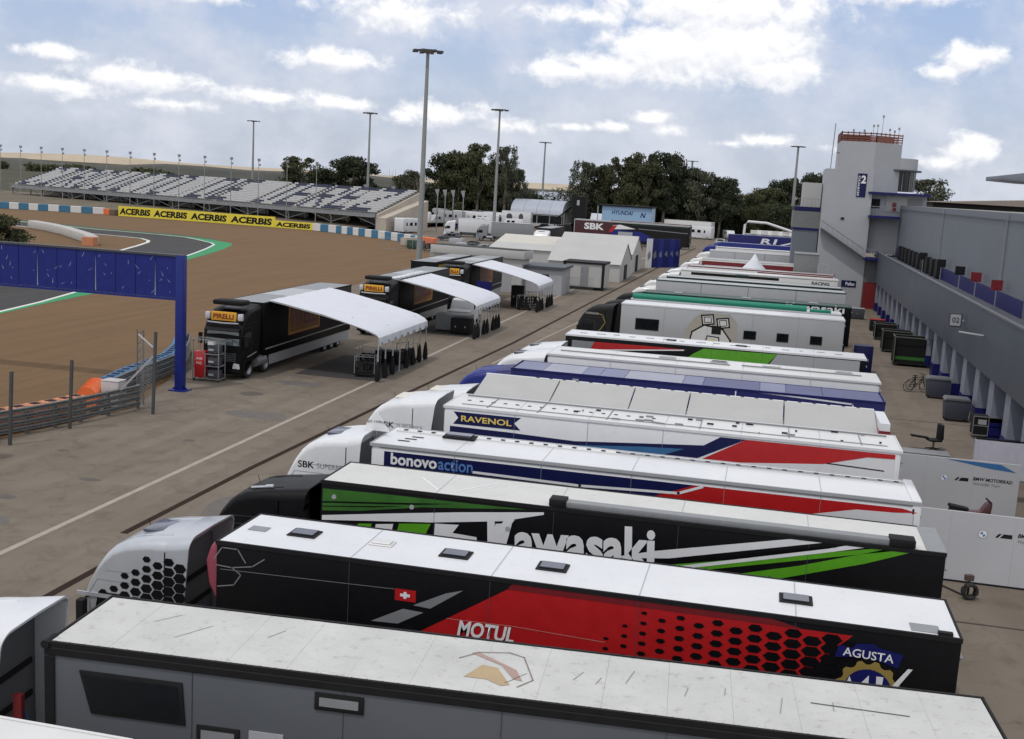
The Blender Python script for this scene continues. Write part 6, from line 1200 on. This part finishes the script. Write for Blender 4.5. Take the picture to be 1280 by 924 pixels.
# ================================================================ TREES
def crown_mesh(seed, w_, h, nclump, nleaf, size, m, low=.1, tall=False):
    rg = np.random.RandomState(seed); cl = []
    for i in range(nclump):
        u = rg.rand(); z = low + (.93 - low) * (u ** .85); rad = (math.sin(math.pi * min(1, (z * .78 + .14))) ** .6) * .42
        a = rg.rand() * 6.283; rr = rad * math.sqrt(rg.rand()); cl.append((rr * math.cos(a), rr * math.sin(a), z, .075 + .075 * rg.rand()))
    cl = np.array(cl); idx = rg.randint(0, nclump, nleaf); c = cl[idx]; d = rg.normal(size=(nleaf, 3)); d /= np.linalg.norm(d, axis=1)[:, None]; r = c[:, 3] * (rg.rand(nleaf) ** .5) * 1.15
    p = c[:, :3] + d * r[:, None] * np.array([1.15, 1.15, .62]); n1 = rg.normal(size=(nleaf, 3)); n1 /= np.linalg.norm(n1, axis=1)[:, None]; n2 = np.cross(n1, rg.normal(size=(nleaf, 3))); n2 /= np.linalg.norm(n2, axis=1)[:, None]
    s_ = size * (.5 + 1.0 * rg.rand(nleaf))[:, None]; V = np.empty((nleaf, 3, 3)); V[:, 0] = p - n1 * s_; V[:, 1] = p + n1 * s_ * .6 + n2 * s_ * .7; V[:, 2] = p + n1 * s_ * .3 - n2 * s_ * .8
    me = bpy.data.meshes.new('crown'); me.vertices.add(nleaf * 3); me.vertices.foreach_set('co', V.ravel()); me.loops.add(nleaf * 3); me.loops.foreach_set('vertex_index', np.arange(nleaf * 3, dtype=np.int32)); me.polygons.add(nleaf)
    me.polygons.foreach_set('loop_start', np.arange(0, nleaf * 3, 3, dtype=np.int32)); me.polygons.foreach_set('loop_total', np.full(nleaf, 3, dtype=np.int32)); me.materials.append(m); me.update(); return me, cl
CR = [crown_mesh(s, 1, 1, n, nl, .021, LEAF[k], low) for s, n, nl, k, low in ((1, 70, 13500, 0, .0), (2, 46, 9500, 1, .05), (3, 48, 11000, 0, .18), (4, 74, 15000, 1, .0), (5, 34, 6500, 2, .12))]
def tree(label, x, y, h, wd, kind, rz=0, cb=.12, grp='trees behind the paddock'):
    h *= .97; t = thing('tree', label, 'tree', (x, y, 0), rz, grp); me, cl = CR[kind]; o = bpy.data.objects.new('crown', me); C.objects.link(o); o.parent = t; z0 = h * cb; o.location = (0, 0, z0); o.scale = (wd * 1.45, wd * 1.45, (h - z0) * 1.02)
    b = MB(); b.tube([(0, 0, 0), (wd * .02, 0, h * .35), (0, wd * .02, h * .72)], [h * .022, h * .016, h * .006], 7, BARK)
    for c in cl[::5]: p = (c[0] * wd * 1.4, c[1] * wd * 1.4, z0 + c[2] * (h - z0)); s_ = max(h * .15, p[2] * .55); b.tube([(0, 0, s_), (p[0] * .55, p[1] * .55, (s_ + p[2]) * .55), p], [h * .008, h * .005, h * .002], 5, BARK, caps=False)
    b.build('trunk', None, t); return t
TL = [(-127.5, 300, 15.5, 10, 1, 'feathery tree rising behind the grandstand, first from the left'), (-122, 302, 12.5, 8, 0, 'low round tree beside the feathery one'), (-112.5, 300, 16.2, 12, 2, 'round umbrella crowned tree behind the grandstand'), (-99, 306, 12.0, 8, 3, 'small dark tree right of the umbrella crowned one'), (-96, 300, 13.5, 5, 4, 'thin tree just left of the tallest pole'),
      (-87.5, 306, 19.2, 11, 0, 'tall dense tree, left side of the middle clump'), (-82.5, 303, 18.6, 10, 3, 'dark tree inside the middle clump'), (-77.2, 300, 21.8, 8.5, 1, 'tallest eucalyptus of the middle clump'), (-73, 308, 17, 8, 0, 'dark tree at the foot of the tallest eucalyptus'), (-69.6, 300, 21.6, 5.0, 4, 'slender eucalyptus with gaps, right of the middle clump'), (-66.6, 304, 15.6, 5, 4, 'thin ragged tree at the right edge of the middle clump'),
      (-48.8, 300, 18.5, 6, 4, 'ragged tree at the left edge of the big wood'), (-45.0, 304, 17.6, 9, 0, 'dense tree second from the left in the big wood'), (-39.8, 302, 20.2, 8, 1, 'tall tree with twin tops in the big wood'), (-35.5, 310, 17.5, 9, 3, 'dark tree low in the big wood'), (-32.2, 300, 21.4, 9, 1, 'tall pale trunked tree in the middle of the big wood'), (-27.5, 302, 21.8, 9, 2, 'highest spreading tree in the big wood'),
      (-22.8, 306, 18.6, 8, 0, 'dark tree right of the highest spreading one'), (-18.6, 303, 17.8, 7, 4, 'open crowned tree with visible gaps'), (-13.2, 305, 16.2, 8, 2, 'spreading tree leaning over the road end'), (-8.6, 315, 12.2, 6, 4, 'small tree before the long wood'), (-4.6, 310, 12.6, 5, 3, 'small round tree between big wood and light pole'),
      (-1, 390, 14.6, 10, 3, 'green tree left of the right hand light pole'), (3, 395, 18, 9, 0, 'tall green tree behind the right hand light pole'), (8, 400, 19, 10, 1, 'tree between the light pole and the tower'), (13.5, 398, 20.3, 11, 0, 'dark tree touching the side block'), (20, 400, 21, 12, 3, 'dark tree hidden partly by the tower'), (46.5, 380, 20.5, 11, 4, 'lone open crowned tree right of the tower'), (53, 400, 13, 12, 0, 'low dark tree beyond the pit roof')]
for i, (x, y, h, wd, k, lab) in enumerate(TL): tree(lab, x, y, h, wd, k, rz=i * 1.7, cb=.1 if h < 16 else .14)
tree('dark green bush standing behind the blue gantry at the left edge', -71.9, 96, 5.9, 5.0, 3, cb=0, grp='bushes')
for i, (x, y, lab) in enumerate(((-101, 300, 'bare branched tree left of the tallest pole'), (-90.8, 292, 'bare branched tree right of the tallest pole'))):
    t = thing('bare_tree', lab, 'tree', (x, y, 0)); b = MB(); random.seed(20 + i)
    b.tube([(0, 0, 0), (.2, 0, 6)], [.25, .12], 6, BARK)
    for k in range(16): a = random.uniform(-.5, .5); z0 = random.uniform(3, 7); l = random.uniform(3, 7); b.tube([(.1, 0, z0), (.1 + l * .5 * math.sin(a), random.uniform(-1, 1), z0 + l * .5), (.1 + l * math.sin(a) * .8, random.uniform(-1, 1), z0 + l)], [.08, .05, .02], 4, BARK, caps=False)
    b.build('trunk', None, t)
# low scrub and wood mass under the trees and along the horizon: too dense to count
rg = np.random.RandomState(9)
def scrub(name, boxes, m, size):
    Vs = []
    for (x0, x1, y0, y1, h, n) in boxes:
        cx = rg.uniform(x0, x1, max(8, n // 900)); hh = h * rg.uniform(.6, 1.0, len(cx)); i = rg.randint(0, len(cx), n); p = np.empty((n, 3)); p[:, 0] = cx[i] + rg.normal(size=n) * h * .38; p[:, 1] = rg.uniform(y0, y1, n); p[:, 2] = hh[i] * (1 - rg.rand(n) ** 1.6)
        n1 = rg.normal(size=(n, 3)); n2 = rg.normal(size=(n, 3)); s_ = size * (.6 + .8 * rg.rand(n))[:, None]; V = np.empty((n, 3, 3)); V[:, 0] = p - n1 * s_ * .6; V[:, 1] = p + n1 * s_ * .5; V[:, 2] = p + n2 * s_ * .7; Vs.append(V)
    V = np.concatenate(Vs); n = len(V); me = bpy.data.meshes.new(name); me.vertices.add(n * 3); me.vertices.foreach_set('co', V.ravel()); me.loops.add(n * 3); me.loops.foreach_set('vertex_index', np.arange(n * 3, dtype=np.int32)); me.polygons.add(n)
    me.polygons.foreach_set('loop_start', np.arange(0, n * 3, 3, dtype=np.int32)); me.polygons.foreach_set('loop_total', np.full(n, 3, dtype=np.int32)); me.materials.append(m); me.update(); o = bpy.data.objects.new(name, me); C.objects.link(o); return stuff(tag(o, 'dense dark undergrowth and wood edge below the trees', 'undergrowth'))
scrub('undergrowth', [(-93, -66, 308, 318, 10, 60000), (-52, -12, 310, 322, 11, 95000), (-14, 24, 312, 322, 9.5, 70000), (-20, 40, 402, 412, 12, 60000), (-132, -98, 305, 312, 8, 30000)], LEAF[0], .32)
scrub('distant_scrub', [(-700, 500, 690, 720, 5.5, 60000), (-75, -40, 430, 470, 8.5, 25000)], LEAF[1], 1.1)
# far settlement roofs near the horizon between the woods
for i, (x, y, a, h) in enumerate(((-118, 620, 22, 5), (-96, 640, 16, 5), (-84, 600, 12, 6), (-70, 660, 20, 4))):
    t = thing('far_shed', ('long pale roof shed near the horizon, left of four', 'second pale shed near the horizon', 'short white shed near the horizon between the woods', 'rightmost pale shed near the horizon')[i], 'shed', (x, y, 0)); b = MB(); b.box(0, a, 0, 10, 0, h, WALLG); b.build('wall', None, t); b = MB(); b.prism([(-.5, h), (10.5, h), (5, h + 1.6)], -.3, a + .3, WALLW if i % 2 else MARQ, axis='x'); b.build('roof', None, t)
# ================================================================ PERSON by the far truck
def person(label, x, y, rz, shirt, trousers):
    J = {'pelvis': (0, 0, .93, .135), 'waist': (0, 0, 1.10, .125), 'chest': (0, .01, 1.32, .155), 'neck': (0, .01, 1.50, .058), 'head0': (0, -.01, 1.60, .085), 'head1': (0, -.01, 1.70, .095),
         'shL': (.17, 0, 1.42, .062), 'elL': (.24, .03, 1.14, .045), 'wrL': (.24, -.06, .90, .032), 'haL': (.24, -.09, .82, .035), 'shR': (-.17, 0, 1.42, .062), 'elR': (-.25, .04, 1.14, .045), 'wrR': (-.23, -.04, .90, .032), 'haR': (-.23, -.07, .82, .035),
         'hipL': (.09, 0, .88, .095), 'knL': (.10, -.03, .50, .065), 'anL': (.10, .06, .09, .045), 'toL': (.11, -.12, .04, .04), 'hipR': (-.09, 0, .88, .095), 'knR': (-.10, -.01, .50, .065), 'anR': (-.11, -.05, .09, .045), 'toR': (-.12, -.22, .04, .04)}
    E = [('pelvis', 'waist'), ('waist', 'chest'), ('chest', 'neck'), ('neck', 'head0'), ('head0', 'head1')] + [(a + s, c + s) for s in 'LR' for a, c in (('sh', 'el'), ('el', 'wr'), ('wr', 'ha'), ('hip', 'kn'), ('kn', 'an'), ('an', 'to'))] + [('chest', 'shL'), ('chest', 'shR'), ('pelvis', 'hipL'), ('pelvis', 'hipR')]
    ks = list(J); me = bpy.data.meshes.new('body'); me.from_pydata([J[k][:3] for k in ks], [(ks.index(a), ks.index(c)) for a, c in E], []); o = bpy.data.objects.new('body', me); C.objects.link(o)
    sm = o.modifiers.new('skin', 'SKIN'); 
    for i, k in enumerate(ks): me.skin_vertices[0].data[i].radius = (J[k][3], J[k][3] * .85); me.skin_vertices[0].data[i].use_root = k == 'pelvis'
    sb = o.modifiers.new('sub', 'SUBSURF'); sb.levels = sb.render_levels = 1; bpy.context.view_layer.update(); m2 = bpy.data.meshes.new_from_object(o.evaluated_get(bpy.context.evaluated_depsgraph_get())); bpy.data.objects.remove(o)
    m2.materials.clear(); SK = mat('skin', (.40, .24, .17), .6); HR = mat('dark_hair', (.03, .02, .015), .8)
    for q in (SK, shirt, trousers, HR, MATTB): m2.materials.append(q)
    for f in m2.polygons: c = f.center; f.use_smooth = True; f.material_index = 3 if c.z > 1.69 or (c.z > 1.58 and c.y > .03) else 0 if c.z > 1.50 or (abs(c.x) > .19 and c.z < 1.15 and c.z > .7) else 1 if c.z > .97 else 4 if c.z < .11 else 2
    t = thing('person', label, 'person', (x, y, 0), rz); o = bpy.data.objects.new('body', m2); C.objects.link(o); o.parent = t; return t
person('person in dark clothes standing at the road edge past the long banner trailer', -15.9, 236, .6, mat('dark_shirt_cloth', (.03, .035, .05), .9), mat('black_trouser_cloth', (.02, .02, .022), .9))
